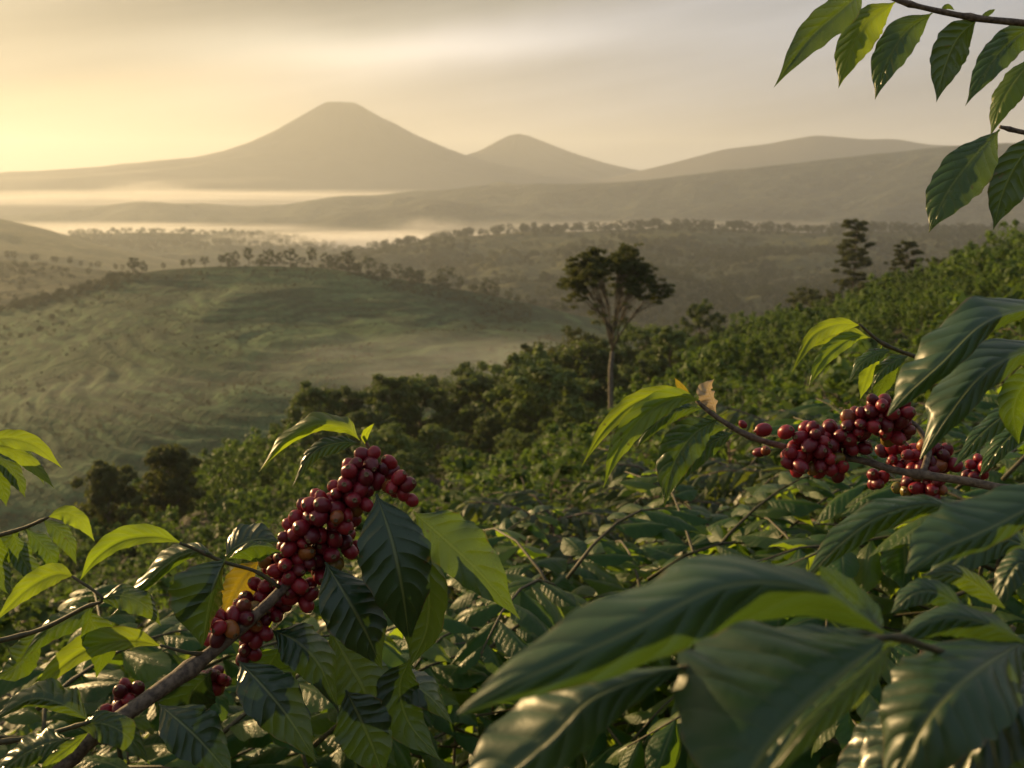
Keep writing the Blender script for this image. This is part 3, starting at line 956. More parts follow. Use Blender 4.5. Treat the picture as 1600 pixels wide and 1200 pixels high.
N_IND = max(0, 296 - len(near))
mid = [s_ for s_ in mid if s_[0] > 70 or (project((s_[1], s_[2], s_[3] + 2.6)) or (0, 999))[1] > 330 + 0.27 * max(0, 1650 - (project((s_[1], s_[2], s_[3] + 2.6)) or (0, 0))[0])]
def in_belt(q):
    r_ = project((q[1], q[2], q[3] + 1.0))
    return r_ is not None and 47 < q[0] < 96 and 500 < r_[0] < 930
def before_domes(q):
    r_ = project((q[1], q[2], q[3] + 2.4))
    return r_ is not None and 26 < q[0] < 66 and 105 < r_[0] < 335 and r_[1] < 835
mid = [s_ for s_ in mid if not in_belt(s_) and not before_domes(s_)]                            # the trees of the belt stand here instead
vis_mid = [s_ for s_ in mid if in_view((s_[1], s_[2], s_[3] + 1.2), 40)]
ind = vis_mid[:N_IND]; ind_set = set(ind)
rest = [s_ for s_ in mid if s_ not in ind_set]
for i, (d, x, y, z) in enumerate(ind):
    rng = random.Random(3000 + i)
    k = rng.randrange(8)
    t = thing('coffee_shrub', 'rounded leafy coffee shrub in the planted rows down the slope', 'shrub', (x, y, z - 0.05), 'coffee shrubs in rows on the slope')
    s_ = rng.uniform(0.8, 1.2) * (1.0 if d < 16 else 1.25 + 1.3 * max(0.0, float(vnoise(x / 5.0, y / 5.0, 3))))
    t.rotation_euler = (0, 0, rng.uniform(0, 6.28)); t.scale = (s_ * 1.05, s_ * 1.05, s_)
    far_ = d > 13 + rng.uniform(-3, 3)
    c = obj('crown', BUSH[k] if far_ else CROWNS[k], t); obj('trunk', TRUNKS[k], t)
    if far_ and len(crown_src) < 8 and k not in [q[0] for q in crown_src]: crown_src.append((k, c))

def scatter(name, label, pts, rots, scls, picks, sources, kind='stuff', mat=None):
    """stuff: copies of the given crowns on points"""
    me = bpy.data.meshes.new(name)
    me.vertices.add(len(pts)); me.vertices.foreach_set('co', np.asarray(pts, np.float32).ravel())
    a = me.attributes.new('rot', 'FLOAT_VECTOR', 'POINT'); a.data.foreach_set('vector', np.asarray(rots, np.float32).ravel())
    a = me.attributes.new('scl', 'FLOAT_VECTOR', 'POINT'); a.data.foreach_set('vector', np.asarray(scls, np.float32).ravel())
    a = me.attributes.new('pick', 'INT', 'POINT'); a.data.foreach_set('value', np.asarray(picks, np.int32))
    me.update()
    o = obj(name, me); tag(o, label, kind=kind)
    ng = bpy.data.node_groups.new(name, 'GeometryNodeTree')
    ng.interface.new_socket('Geometry', in_out='INPUT', socket_type='NodeSocketGeometry')
    ng.interface.new_socket('Geometry', in_out='OUTPUT', socket_type='NodeSocketGeometry')
    N, L = ng.nodes, ng.links
    gi, go = N.new('NodeGroupInput'), N.new('NodeGroupOutput')
    g2i = N.new('GeometryNodeGeometryToInstance')
    for s_ in reversed(sources):
        oi = N.new('GeometryNodeObjectInfo'); oi.transform_space = 'ORIGINAL'
        oi.inputs['Object'].default_value = s_; oi.inputs['As Instance'].default_value = False
        L.new(oi.outputs['Geometry'], g2i.inputs[0])
    iop = N.new('GeometryNodeInstanceOnPoints')
    L.new(gi.outputs[0], iop.inputs['Points']); L.new(g2i.outputs[0], iop.inputs['Instance'])
    iop.inputs['Pick Instance'].default_value = True
    for nm, typ, sock in (('pick', 'INT', 'Instance Index'), ('rot', 'FLOAT_VECTOR', 'Rotation'), ('scl', 'FLOAT_VECTOR', 'Scale')):
        na = N.new('GeometryNodeInputNamedAttribute'); na.data_type = typ; na.inputs['Name'].default_value = nm
        L.new(na.outputs['Attribute'], iop.inputs[sock])
    L.new(iop.outputs[0], go.inputs[0])
    md = o.modifiers.new('scatter', 'NODES'); md.node_group = ng
    return o

rng = random.Random(77)
P_, Ro, Sc, Pk = [], [], [], []
for d, x, y, z in rest:
    s_ = rng.uniform(0.8, 1.25) * (1.25 + 1.3 * max(0.0, float(vnoise(x / 5.0, y / 5.0, 3)))) * (1.0 + 0.5 * (rng.random() < 0.06))
    P_.append((x, y, z - 0.05)); Ro.append((0, 0, rng.uniform(0, 6.28))); Sc.append((s_, s_, s_ * 1.12)); Pk.append(rng.randrange(len(crown_src)))
scatter('coffee_plantation', 'rows of coffee shrubs covering the far part of the slope', P_, Ro, Sc, Pk, [c for _, c in crown_src])

# ---------------------------------------------------------------- trees
def place(xp, Y):
    z = float(hz((xp - 800) / FPX * Y, Y))
    for _ in range(3):
        X = (xp - 800) / FPX * (Y * CP - z * SP)
        z = float(hz(X, Y))
    return Vector((X, Y, z))

def tree(kind, name, label, base, H, seed, mat, cat='tree', group=None, wide=1.0, dens=1.0, leaf=None):
    rng = random.Random(seed)
    t = thing(name, label, cat, base, group)
    tr = MB(); clumps = []
    lf = leaf or 0.30
    def limb(p, q, r0, r1, sag=0.0, n=5, wob=0.04):
        L = (q - p).length
        pts = [p.lerp(q, i / (n - 1)) + Vector((rng.uniform(-1, 1), rng.uniform(-1, 1), rng.uniform(-.4, .4))) * (wob * L * (0 < i < n - 1)) + Vector((0, 0, -sag * L * 4 * (i / (n - 1)) * (1 - i / (n - 1)))) for i in range(n)]
        tr.tube(pts, [r0 + (r1 - r0) * i / (n - 1) for i in range(n)], 6)
        return pts
    if kind == 'umbrella':
        fork = H * 0.50
        top = Vector((0.15, 0, fork))
        limb(Vector((0, 0, -0.4)), top, 0.017 * H, 0.010 * H, n=7, wob=0.012)
        for k in range(14):
            a_ = k * 2.399 + rng.uniform(-.3, .3)
            rr = H * 0.195 * wide * math.sqrt((k + 0.6) / 14)
            ez = H * (0.945 - 0.15 * (rr / (H * 0.195 * wide)) ** 2.0) + rng.uniform(-.02, .02) * H
            st = top + Vector((0, 0, rng.uniform(-0.02, 0.08) * H))
            e = Vector((rr * math.cos(a_), rr * math.sin(a_), ez))
            lp = limb(st, e, 0.0052 * H, 0.0022 * H, sag=-0.05, n=6, wob=0.025)
            for j in range(11):
                b2 = a_ + rng.uniform(-.9, .9)
                f = lp[rng.choice((2, 3, 4))]
                q = e + Vector((math.cos(b2), math.sin(b2), 0)) * rng.uniform(0.01, 0.095) * H + Vector((0, 0, rng.uniform(-.035, .05) * H))
                limb(f, q, 0.0022 * H, 0.001 * H, sag=0.04, n=4)
                for _ in range(3):
                    cc = q + Vector((rng.uniform(-.03, .03), rng.uniform(-.03, .03), rng.uniform(-.01, .03))) * H
                    s_ = rng.uniform(0.015, 0.024) * H
                    clumps.append((cc, (s_ * 1.25, s_ * 1.25, s_ * 0.55)))
        for k in range(90):
            a_ = k * 2.399; rr = 0.235 * H * wide * math.sqrt((k + .5) / 90)
            s_ = rng.uniform(.016, .024) * H
            clumps.append((Vector((rr * math.cos(a_), rr * math.sin(a_), H * (.955 - .20 * (rr / (.235 * H * wide)) ** 2.4) + rng.uniform(-.025, .02) * H)), (s_ * 1.3, s_ * 1.3, s_ * .5)))
        for k in range(44):
            a_ = k * 2.399 + .7; rr = 0.12 * H * wide * math.sqrt((k + .5) / 44)
            s_ = rng.uniform(.020, .030) * H
            clumps.append((Vector((rr * math.cos(a_), rr * math.sin(a_), H * rng.uniform(.86, .955))), (s_ * 1.25, s_ * 1.25, s_ * .55)))
        for k in range(10):                                                # sparse tufts low on the limbs
            a_ = rng.uniform(0, 6.28); rr = rng.uniform(.05, .13) * H
            clumps.append((Vector((rr * math.cos(a_), rr * math.sin(a_), rng.uniform(.62, .72) * H)), (0.03 * H, 0.03 * H, 0.018 * H)))
    elif kind == 'pine':
        limb(Vector((0, 0, -0.4)), Vector((0.01 * H, 0, H * 0.97)), 0.018 * H, 0.004 * H, n=9, wob=0.006)
        nl = 11
        for k in range(nl):
            f = 0.36 + 0.62 * k / (nl - 1)
            spread = H * 0.20 * wide * (1.05 - 0.62 * ((f - .36) / .62) ** 1.6) * rng.uniform(.75, 1.15)
            if k == 1: spread *= 0.55
            nb_ = 5 if k < nl - 2 else 4
            for j in range(nb_):
                a_ = j * 6.283 / nb_ + k * 0.8 + rng.uniform(-.35, .35)
                Lb = spread * rng.uniform(.6, 1.1)
                st = Vector((0, 0, f * H)); e = st + Vector((math.cos(a_) * Lb, math.sin(a_) * Lb, Lb * rng.uniform(.0, .35)))
                limb(st, e, 0.005 * H, 0.002 * H, sag=0.05, n=4)
                for _ in range(3):
                    q = st.lerp(e, rng.uniform(.55, 1.05)) + Vector((rng.uniform(-.02, .02), rng.uniform(-.02, .02), rng.uniform(0, .02))) * H
                    s_ = rng.uniform(.032, .052) * H
                    clumps.append((q, (s_, s_, s_ * .5)))
        clumps.append((Vector((0.01 * H, 0, H * .97)), (.045 * H, .045 * H, .03 * H)))
    else:
        slim = kind == 'tall'
        cw = H * (0.24 if slim else 0.34) * wide
        zc, zr = (0.62, 0.38) if not slim else (0.60, 0.41)
        limb(Vector((0, 0, -0.4)), Vector((rng.uniform(-.03, .03) * H, 0, H * .72)), 0.022 * H, 0.007 * H, n=7, wob=0.02)
        nk = 26 if kind == 'round' else 22
        for k in range(nk):
            u = 1 - 2 * (k + .5) / nk; a_ = k * 2.399 + rng.uniform(-.4, .4)
            rad = math.sqrt(max(0, 1 - u * u))
            sx_ = rng.uniform(.45, 1.0)
            c = Vector((cw * rad * sx_ * math.cos(a_), cw * rad * sx_ * math.sin(a_), H * (zc + zr * .80 * u)))
            if kind == 'cone':
                c.x *= 1.05 - .55 * max(0, u); c.y *= 1.05 - .55 * max(0, u)
            limb(Vector((0, 0, min(H * .68, max(H * .25, c.z - .2 * H)))), c, .006 * H, .002 * H, n=4)
            s_ = rng.uniform(.09, .15) * H * (0.85 if slim else 1)
            clumps.append((c, (s_, s_, s_ * .68)))
            for _ in range(2):
                q = c + Vector((rng.uniform(-1, 1), rng.uniform(-1, 1), rng.uniform(-.5, .8))) * s_ * 1.1
                clumps.append((q, (s_ * .5, s_ * .5, s_ * .36)))
    obj('trunk', tr.mesh('trunk', M_TRUNK), t)
    c = obj('crown', clump_crown(clumps, 46 * dens, lf, mat, seed), t)
    return t, c

def htop(base, xp, ytop):
    return pxY(xp, ytop, base.y).z - base.z

TREES = [  # x, top y, distance, kind, name, label, material, wide
    (950, 389, 60, 'umbrella', 'umbrella_tree', 'tall flat topped tree with bare forking limbs, standing alone above the forest', M_DARKTREE, 1.0),
    (1328, 347, 150, 'pine', 'pine_tree', 'tallest thin tiered pine on the right skyline', M_DARKTREE, 1.0),
    (1410, 380, 150, 'pine', 'pine_tree', 'short tufted pine just right of the tall thin pine', M_DARKTREE, 1.55),
    (1092, 469, 130, 'tall', 'broadleaf_tree', 'open crowned tree on the slope between the flat topped tree and the tall pine', M_TREELEAF, 1.3),
    (1262, 450, 165, 'round', 'broadleaf_tree', 'small dark tree on the slope edge left of the tall pine', M_DARKTREE, 1.0),
    (1300, 452, 160, 'tall', 'broadleaf_tree', 'dark bushy tree crowding the left foot of the tall pine', M_DARKTREE, 1.2),
    (1352, 440, 158, 'round', 'broadleaf_tree', 'low bushy tree at the right foot of the tall pine', M_DARKTREE, 1.0),
    (1468, 402, 160, 'round', 'broadleaf_tree', 'small round tree right of the short tufted pine', M_DARKTREE, 1.0),
    (1205, 486, 150, 'round', 'broadleaf_tree', 'low round tree on the slope edge, second left of the tall pine', M_TREELEAF, 1.0),
    (1160, 505, 140, 'round', 'broadleaf_tree', 'low green tree right beside the open crowned tree', M_TREELEAF, 1.1),
    (727, 563, 96, 'tall', 'broadleaf_tree', 'slender open tree rising above the middle of the forest edge', M_TREELEAF, 1.25),
    (850, 535, 100, 'round', 'broadleaf_tree', 'broad dark tree left of the flat topped tree', M_DARKTREE, 1.1),
    (905, 515, 104, 'round', 'broadleaf_tree', 'dark layered tree directly behind the flat topped tree trunk on its left', M_DARKTREE, 1.0),
    (1005, 503, 104, 'round', 'broadleaf_tree', 'leafy round tree right of the flat topped tree trunk', M_TREELEAF, 1.2),
    (1050, 530, 110, 'round', 'broadleaf_tree', 'lower green tree right of the leafy round tree near the trunk', M_TREELEAF, 1.1),
    (498, 628, 98, 'round', 'broadleaf_tree', 'sunlit bushy tree on the spur left of the forest edge', M_TREELEAF, 1.1),
    (455, 652, 98, 'round', 'broadleaf_tree', 'second sunlit bushy tree down the spur', M_TREELEAF, 1.1),
    (415, 684, 96, 'round', 'broadleaf_tree', 'low sunlit tree halfway down the spur', M_TREELEAF, 1.2),
    (372, 712, 94, 'round', 'broadleaf_tree', 'low leafy tree near the foot of the spur', M_TREELEAF, 1.2),
    (335, 738, 92, 'round', 'broadleaf_tree', 'lowest leafy tree of the spur beside the taller domed tree', M_TREELEAF, 1.2),
    (176, 716, 60, 'cone', 'broadleaf_tree', 'left one of two dark domed trees low on the left', M_DARKTREE, .58),
    (272, 690, 62, 'cone', 'broadleaf_tree', 'right taller one of two dark domed trees low on the left', M_DARKTREE, .56),
    (226, 822, 58, 'round', 'broadleaf_tree', 'low dark bush like tree between the two domed trees', M_DARKTREE, 1.2),
]
for i, (xp, yt, Y, kind, nm, lab, mt, wd) in enumerate(TREES):
    b = place(xp, Y)
    H = max(2.0, htop(b, xp, yt))
    dn = {'umbrella': 0.75, 'pine': 1.3}.get(kind, 2.6)
    tree(kind, nm, lab, b, H, 500 + i, mt, wide=wd * (1 if kind in ('pine', 'umbrella') else min(1.3, 6.0 / H + .35)), dens=dn, leaf={'umbrella': 0.17, 'pine': 0.34}.get(kind, 0.30), group=None)

# belt of rounded trees over the hollow: eight grown trees, then copies
BELT_X = [510, 560, 600, 640, 690, 727, 760, 800, 850, 900, 1000, 1050, 1100, 1160]
BELT_Y = [622, 604, 594, 590, 606, 575, 606, 588, 545, 528, 520, 540, 530, 520]
rng = random.Random(31)
protos = []
for row, (Y0, dy, step) in enumerate([(90, 2, 70), (76, 44, 84), (66, 92, 92), (58, 138, 100)]):
    xp = 500 + row * 9
    while xp < (1150 if row < 2 else 960 - row * 12):
        if abs(xp - 950) > (14 if row else 30):
            Y = Y0 + rng.uniform(-4, 4); b = place(xp, Y)
            H = max(2.5, htop(b, xp, np.interp(xp, BELT_X, BELT_Y) + dy + rng.uniform(-30, 14)))
            lab = 'leafy rounded tree in the forest belt on the slope behind the left cherries'
            if len(protos) < 12:
                t, c = tree(('round', 'tall', 'round', 'cone')[len(protos) % 4], 'broadleaf_tree', lab, b, 7.0, 800 + len(protos), M_TREELEAF, wide=rng.uniform(.9, 1.1), dens=3.0, leaf=0.28, group='rounded trees of the forest belt')
                protos.append(t)
            else:
                p0 = protos[rng.randrange(12)]
                t = p0.copy(); COL.objects.link(t); t.location = b
                for ch in list(p0.children):
                    cc = ch.copy(); COL.objects.link(cc); cc.parent = t
            t.rotation_euler = (0, 0, rng.uniform(0, 6.28)); t.scale = (H / 7 * rng.uniform(1.0, 1.3),) * 2 + (H / 7,)
        xp += step * rng.uniform(.7, 1.3)

# trees along far crests
def surf(Gd, xs, T, xp, t):
    i = int(np.argmin(np.abs(xs - xp))); j = int(np.argmin(np.abs(T - t)))
    return Vector(Gd[j, i])

rng = random.Random(12)
far_src = []
FARM = []
for k in range(6):
    r2 = random.Random(60 + k)
    cl = []
    for q in range(9):
        u = 1 - 2 * (q + .5) / 9; a_ = q * 2.4
        rad = math.sqrt(1 - u * u) * (0.24 if k % 3 else 0.16)
        c = Vector((rad * math.cos(a_), rad * math.sin(a_), 0.62 + .26 * u)); s_ = r2.uniform(.12, .19)
        cl.append((c, (s_, s_, s_ * .75)))
    cm = clump_crown(cl, 24, 0.085, M_FARTREE, 600 + k, asp=.8)
    tm = MB(); tm.tube([Vector((0, 0, -.05)), Vector((.01, 0, .3)), Vector((0, .01, .7))], [.028, .022, .010], 5)
    FARM.append((cm, tm.mesh('trunk', M_TRUNK)))

def far_tree(base, H, label, group, k, wide=1.0):
    t = thing('hilltop_tree', label, 'tree', base, group)
    t.rotation_euler = (0, 0, rng.uniform(0, 6.28)); t.scale = (H * wide, H * wide, H)
    c = obj('crown', FARM[k][0], t); obj('trunk', FARM[k][1], t)
    return c

CREST = [(208, 20), (222, 14), (255, 9), (285, 11), (300, 11), (322, 13), (345, 14), (355, 16), (368, 18), (390, 22), (405, 11), (419, 19), (436, 17), (455, 21), (470, 12), (490, 24), (508, 19),
         (524, 17), (546, 24), (562, 13), (578, 21), (598, 16), (620, 18), (640, 16), (655, 15), (678, 9), (698, 24), (722, 16), (742, 10), (762, 19), (778, 15), (795, 10), (812, 9), (836, 8)]
ORD = ['first', 'second', 'third', 'fourth', 'fifth', 'sixth', 'seventh', 'eighth', 'ninth', 'tenth', 'eleventh', 'twelfth', 'thirteenth', 'fourteenth', 'fifteenth', 'sixteenth', 'seventeenth', 'eighteenth']
def order(i, n): return f'{ORD[i]} from the left' if i < n / 2 else f'{ORD[n - 1 - i]} from the right'
for i, (xp, h) in enumerate(CREST):
    b = surf(MG, MX, MT, xp, 0.0); b.z -= 0.3
    k = i % 6
    c = far_tree(b, h / FPX * 545 * 1.5, f"{'tall' if h > 19 else 'small' if h > 13 else 'low bushy'} dark tree, {order(i, len(CREST))} along the green hill crest", 'trees along the crest of the green hill', k, rng.uniform(.9, 1.5))
    if i < 6: far_src.append(c)
for i in range(22):
    xp = -20 + i * 11 + rng.uniform(-4, 4)
    b = surf(LG, LX, LT, xp, 0.0 + (0.25 if i % 3 == 2 else 0)); b.z -= .3
    far_tree(b, rng.uniform(6, 10), f'hazy tree on the pale field at far left, {order(i, 22)}', 'trees along the pale left field', i % 6, rng.uniform(.8, 1.2))

P_, Ro, Sc, Pk = [], [], [], []
def forest(Gd, T, n, tmin, tmax, hmin, hmax, xs, keep=None, seed=0):
    r3 = np.random.default_rng(seed)
    ny_, nx_ = Gd.shape[:2]
    jmin, jmax = np.argmin(np.abs(T - tmin)), np.argmin(np.abs(T - tmax))
    c = 0
    while c < n:
        j = r3.integers(jmin, jmax + 1); i = r3.integers(0, nx_ - 1); f = r3.random()
        p = Gd[j, i] * (1 - f) + Gd[j, i + 1] * f
        if keep is not None and not keep(p, r3): 
            c += 0.15; continue
        h = r3.uniform(hmin, hmax)
        P_.append((p[0], p[1] + r3.uniform(-3, 3), p[2] - .4)); Ro.append((0, 0, r3.uniform(0, 6.28))); w_ = r3.uniform(1.0, 1.6)
        Sc.append((h * w_, h * w_, h)); Pk.append(r3.integers(0, 6)); c += 1
patch = lambda p, r: fbm(p[0] / 120, p[1] / 120, 91, 3) > -0.02 or r.random() < 0.10
forest(FG, FT, 700, -0.06, 0.02, 7, 17, FX, seed=1)
forest(FG, FT, 6500, 0.02, 0.95, 5, 12, FX, patch, seed=2)
forest(VG, VT, 700, -0.06, 0.8, 9, 17, VX, seed=3)
forest(LG, LT, 500, 0.1, 1.0, 2.5, 6, LX, lambda p, r: fbm(p[0] / 40, p[1] / 40, 17, 3) > .12 or r.random() < .05, seed=4)
forest(MG, MT, 520, 0.03, 0.95, 1.6, 4.0, MX, lambda p, r: fbm(p[0] / 60, p[1] / 60, 29, 3) > .30, seed=5)
forest(MG, MT, 1500, 0.015, 0.20, 0.8, 2.2, MX, lambda p, r: abs(p[0] / p[1] + 0.10) < 0.12 and fbm(p[0] / 45, p[1] / 45, 33, 3) > -.12, seed=6)
forest(MG, MT, 9000, 0.015, 0.99, 0.5, 1.5, MX, lambda p, r: fbm(p[0] / 30, p[1] / 14, 37, 3) > 0.03, seed=7)
# bushes thick on the sunlit shoulder of the big hill
r4 = np.random.default_rng(8)
for _ in range(260):
    xp = r4.uniform(-60, 230); t_ = abs(r4.normal(0, .035))
    p = surf(MG, MX, MT, xp, t_); h = r4.uniform(1.5, 4.5)
    P_.append(tuple(p)); Ro.append((0, 0, r4.uniform(0, 6))); Sc.append((h * 1.5, h * 1.5, h)); Pk.append(int(r4.integers(0, 6)))
for _ in range(110):
    xp = 330 + 560 * r4.random(); p = surf(MG, MX, MT, xp, 0.0) ; h = r4.uniform(1.2, 4.5) if r4.random() < .8 else r4.uniform(4, 7)
    P_.append((p[0] + r4.uniform(-2, 2), p[1] + r4.uniform(-8, 12), p[2] - .8)); Ro.append((0, 0, r4.uniform(0, 6))); Sc.append((h * 1.6, h * 1.6, h)); Pk.append(int(r4.integers(0, 6)))
scatter('far_woods', 'scattered woods covering the hazy hills beyond the slope', P_, Ro, Sc, Pk, far_src)

# ---------------------------------------------------------------- foreground branches
rc = random.Random(3)
# A: fruiting branch rising from the lower left corner
A = thing('coffee_branch', 'woody coffee branch loaded with red cherries rising from the lower left corner', 'coffee branch', px(60, 1225, .60), 'coffee branches in the foreground')
fstem(A, [(40, 1245, .59), (130, 1165, .61), (230, 1092, .63), (330, 1020, .66), (430, 932, .68), (505, 842, .70), (550, 775, .72), (577, 712, .725), (565, 680, .72)], [14, 13, 12, 11, 9.5, 8, 5, 3, 2.5], M_BARK)
fstem(A, [(437, 918, .68), (400, 893, .675), (350, 878, .67), (310, 860, .665), (280, 848, .66)], [3.5, 3, 3, 2.5], M_TWIG, 'twig', 7, 20)
fstem(A, [(330, 1022, .66), (295, 1020, .65), (250, 1008, .645)], [4, 3, 2], M_TWIG, 'twig', 7, 12)
LA = [
    ([(562, 688, .715), (538, 666), (492, 662), (442, 692), (404, 738)], 19, 14, 55, -20, M_YOUNG_LIT),
    ([(562, 692, .72), (525, 692), (488, 708), (456, 762)], 12, 14, 40, 10, M_SHADED),
    ([(570, 694, .72), (572, 678), (585, 661)], 5, 6, 10, 40, M_YOUNG_LIT),
    ([(588, 772, .67), (612, 842, .652), (629, 920, .648), (641, 1014, .66)], 50, 50, 14, 12, M_SHADED),
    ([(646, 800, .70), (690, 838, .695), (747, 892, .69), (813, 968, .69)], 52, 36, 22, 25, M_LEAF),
    ([(640, 822, .72), (668, 900, .71), (668, 980), (640, 1044)], 26, 46, 20, 20, M_SHADED),
    ([(508, 878, .675), (541, 930, .655), (571, 985), (598, 1047, .66)], 42, 42, 25, 15, M_SHADED),
    ([(372, 1032, .64), (410, 1070, .625), (452, 1122), (495, 1192)], 40, 37, 28, 20, M_SHADED),
    ([(248, 1100, .615), (285, 1130, .60), (322, 1166), (368, 1222)], 42, 34, 30, 20, M_SHADED),
    ([(425, 985, .69), (462, 1000, .685), (500, 1040), (530, 1115)], 32, 32, 40, 20, M_SHADED),
    ([(588, 1078, .75), (630, 1064), (670, 1086), (708, 1132)], 26, 24, 50, 25, M_SHADED),
    ([(540, 1078, .71), (562, 1120), (582, 1165), (602, 1222)], 40, 40, 20, 20, M_SHADED),
    ([(515, 985, .73), (545, 1035), (570, 1080), (585, 1130)], 48, 46, 20, 20, M_SHADED),
    ([(352, 872, .66), (337, 915, .645), (326, 962), (316, 1013)], 17, 58, 62, 8, M_SHADED),
    ([(405, 876, .70), (378, 905, .705), (362, 935), (346, 968)], 24, 22, 15, 15, M_YELLOW),
    ([(425, 900, .71), (405, 930), (396, 960), (382, 985)], 18, 22, 10, 15, M_YELLOW),
    ([(462, 880, .71), (440, 915), (425, 945), (420, 985)], 20, 20, 10, 15, M_YOUNG_LIT),
    ([(286, 849, .66), (240, 838), (190, 845), (150, 872), (124, 908)], 21, 12, 0, 30, M_YOUNG_LIT),
    ([(335, 866, .665), (298, 862), (258, 882), (215, 925), (168, 968)], 21, 13, 55, -20, M_LEAF),
    ([(352, 869, .685), (372, 852), (404, 842), (438, 847)], 27, 10, 40, 10, M_SHADED),
    ([(357, 873, .67), (385, 856), (415, 853), (442, 864)], 8, 26, 40, -15, M_LEAF),
    ([(254, 1010, .645), (205, 1000), (140, 1012), (86, 1050), (43, 1098)], 24, 15, 0, 25, M_YOUNG_LIT),
    ([(440, 1010, .71), (420, 1050), (440, 1100), (480, 1130)], 40, 40, 25, 25, M_SHADED),
    ([(330, 1050, .70), (300, 1085), (290, 1130), (300, 1180)], 36, 36, 25, 25, M_SHADED),
    ([(640, 1030, .74), (625, 1075), (640, 1130), (690, 1190)], 30, 34, 20, 20, M_SHADED),
]
for i, (p, hu, hl, a, b, mt) in enumerate(LA):
    fleaf(A, p, hu * (1.12 if mt is M_SHADED else 1), hl * (1.12 if mt is M_SHADED else 1), a, b, mt, seed=i, label='yellow see-through leaf' if mt is M_YELLOW else None)
cherries(A, [(576, 718, .695, 14, 3, 31), (560, 745, .69, 24, 5, 31), (545, 775, .69, 34, 10, 32), (520, 795, .69, 38, 11, 33), (490, 815, .69, 34, 10, 33), (466, 836, .69, 26, 6, 31),
             (525, 850, .705, 36, 9, 30), (450, 878, .69, 26, 7, 31), (425, 880, .70, 16, 3, 28), (500, 880, .705, 26, 5, 30), (472, 925, .695, 22, 5, 30),
             (600, 738, .70, 20, 3, 30), (622, 757, .69, 20, 4, 31), (640, 778, .69, 8, 1, 31), (470, 868, .69, 22, 4, 32),
             (352, 978, .665, 24, 5, 31), (372, 962, .67, 18, 3, 31), (398, 988, .69, 22, 6, 30), (385, 1018, .69, 16, 4, 28), (330, 1065, .72, 22, 6, 26), (200, 1090, .70, 22, 5, 28), (180, 1110, .70, 12, 3, 26), (410, 925, .70, 22, 4, 30), (385, 950, .69, 20, 4, 30), (430, 945, .70, 18, 4, 29), (455, 905, .69, 22, 4, 31), (330, 1000, .675, 14, 3, 29)], rc)

# B: left edge leaves
B = thing('coffee_branch', 'leafy coffee twig without fruit at the left edge beside the fruiting branch', 'coffee branch', px(-30, 1140, .6), 'coffee branches in the foreground')
fstem(B, [(-40, 1010, .62), (60, 985, .63), (130, 950, .63), (160, 935, .63), (112, 900, .63)], [4, 4, 3, 2.5, 2], M_TWIG, n=24)
fstem(B, [(-40, 1165, .57), (60, 1150, .58), (140, 1128, .58)], [5, 4, 3], M_TWIG, n=16)
for i, (p, hu, hl, a, b, mt) in enumerate([
    ([(116, 900, .63), (84, 898), (40, 922), (-12, 975)], 20, 16, 5, 25, M_YOUNG_LIT),
    ([(140, 1126, .58), (95, 1098), (45, 1092), (-18, 1132)], 32, 16, 52, -20, M_LEAF),
    ([(152, 938, .65), (190, 930), (228, 946), (252, 978)], 20, 22, 45, 20, M_LEAF),
    ([(140, 1143, .54), (110, 1166), (80, 1190), (45, 1232)], 11, 9, 20, 20, M_YOUNG_LIT),
    ([(108, 1154, .55), (62, 1164), (20, 1190), (-20, 1232)], 24, 22, 50, 15, M_LEAF),
    ([(150, 945, .64), (120, 960), (75, 985), (30, 1035)], 18, 22, 40, 15, M_LEAF),
    ([(130, 952, .65), (150, 985), (160, 1020), (150, 1060)], 26, 24, 30, 15, M_LEAF),
    ([(60, 985, .66), (40, 1020), (20, 1045), (-10, 1060)], 24, 24, 30, 15, M_LEAF),
    ([(120, 1135, .60), (160, 1130), (200, 1150), (235, 1195)], 24, 26, 35, 20, M_LEAF)]):
    fleaf(B, p, hu, hl, a, b, mt, seed=40 + i)

Hh = thing('coffee_branch', 'drooping leaf tuft poking in at the left edge in front of the misty hill', 'coffee branch', px(-60, 690, .62), 'coffee branches in the foreground')
fstem(Hh, [(-80, 690, .62), (-40, 690, .62), (-22, 694, .62)], [4, 3, 2], M_TWIG, n=10)
for i, (p, hu, hl, a, b, mt) in enumerate([
    ([(-26, 692, .62), (12, 684), (56, 696), (98, 732)], 15, 14, 10, 25, M_YOUNG_LIT),
    ([(-26, 696, .62), (22, 706), (58, 732), (86, 764)], 10, 12, 30, 10, M_YOUNG_LIT),
    ([(-28, 700, .63), (8, 722), (28, 750), (40, 778)], 14, 14, 40, 10, M_LEAF),
    ([(-34, 705, .63), (-8, 735), (4, 765), (10, 792)], 16, 14, 30, 10, M_LEAF),
    ([(-26, 694, .64), (15, 700), (50, 722), (70, 758)], 12, 14, 40, 10, M_LEAF)]):
    fleaf(Hh, p, hu, hl, a, b, mt, seed=60 + i)
I_ = thing('coffee_branch', 'dark leafy coffee twig below the left edge tuft', 'coffee branch', px(-60, 850, .85), 'coffee branches in the foreground')
fstem(I_, [(-60, 850, .85), (0, 836, .85), (40, 824, .85), (76, 808, .85)], [4, 4, 3, 2], M_TWIG, n=16)
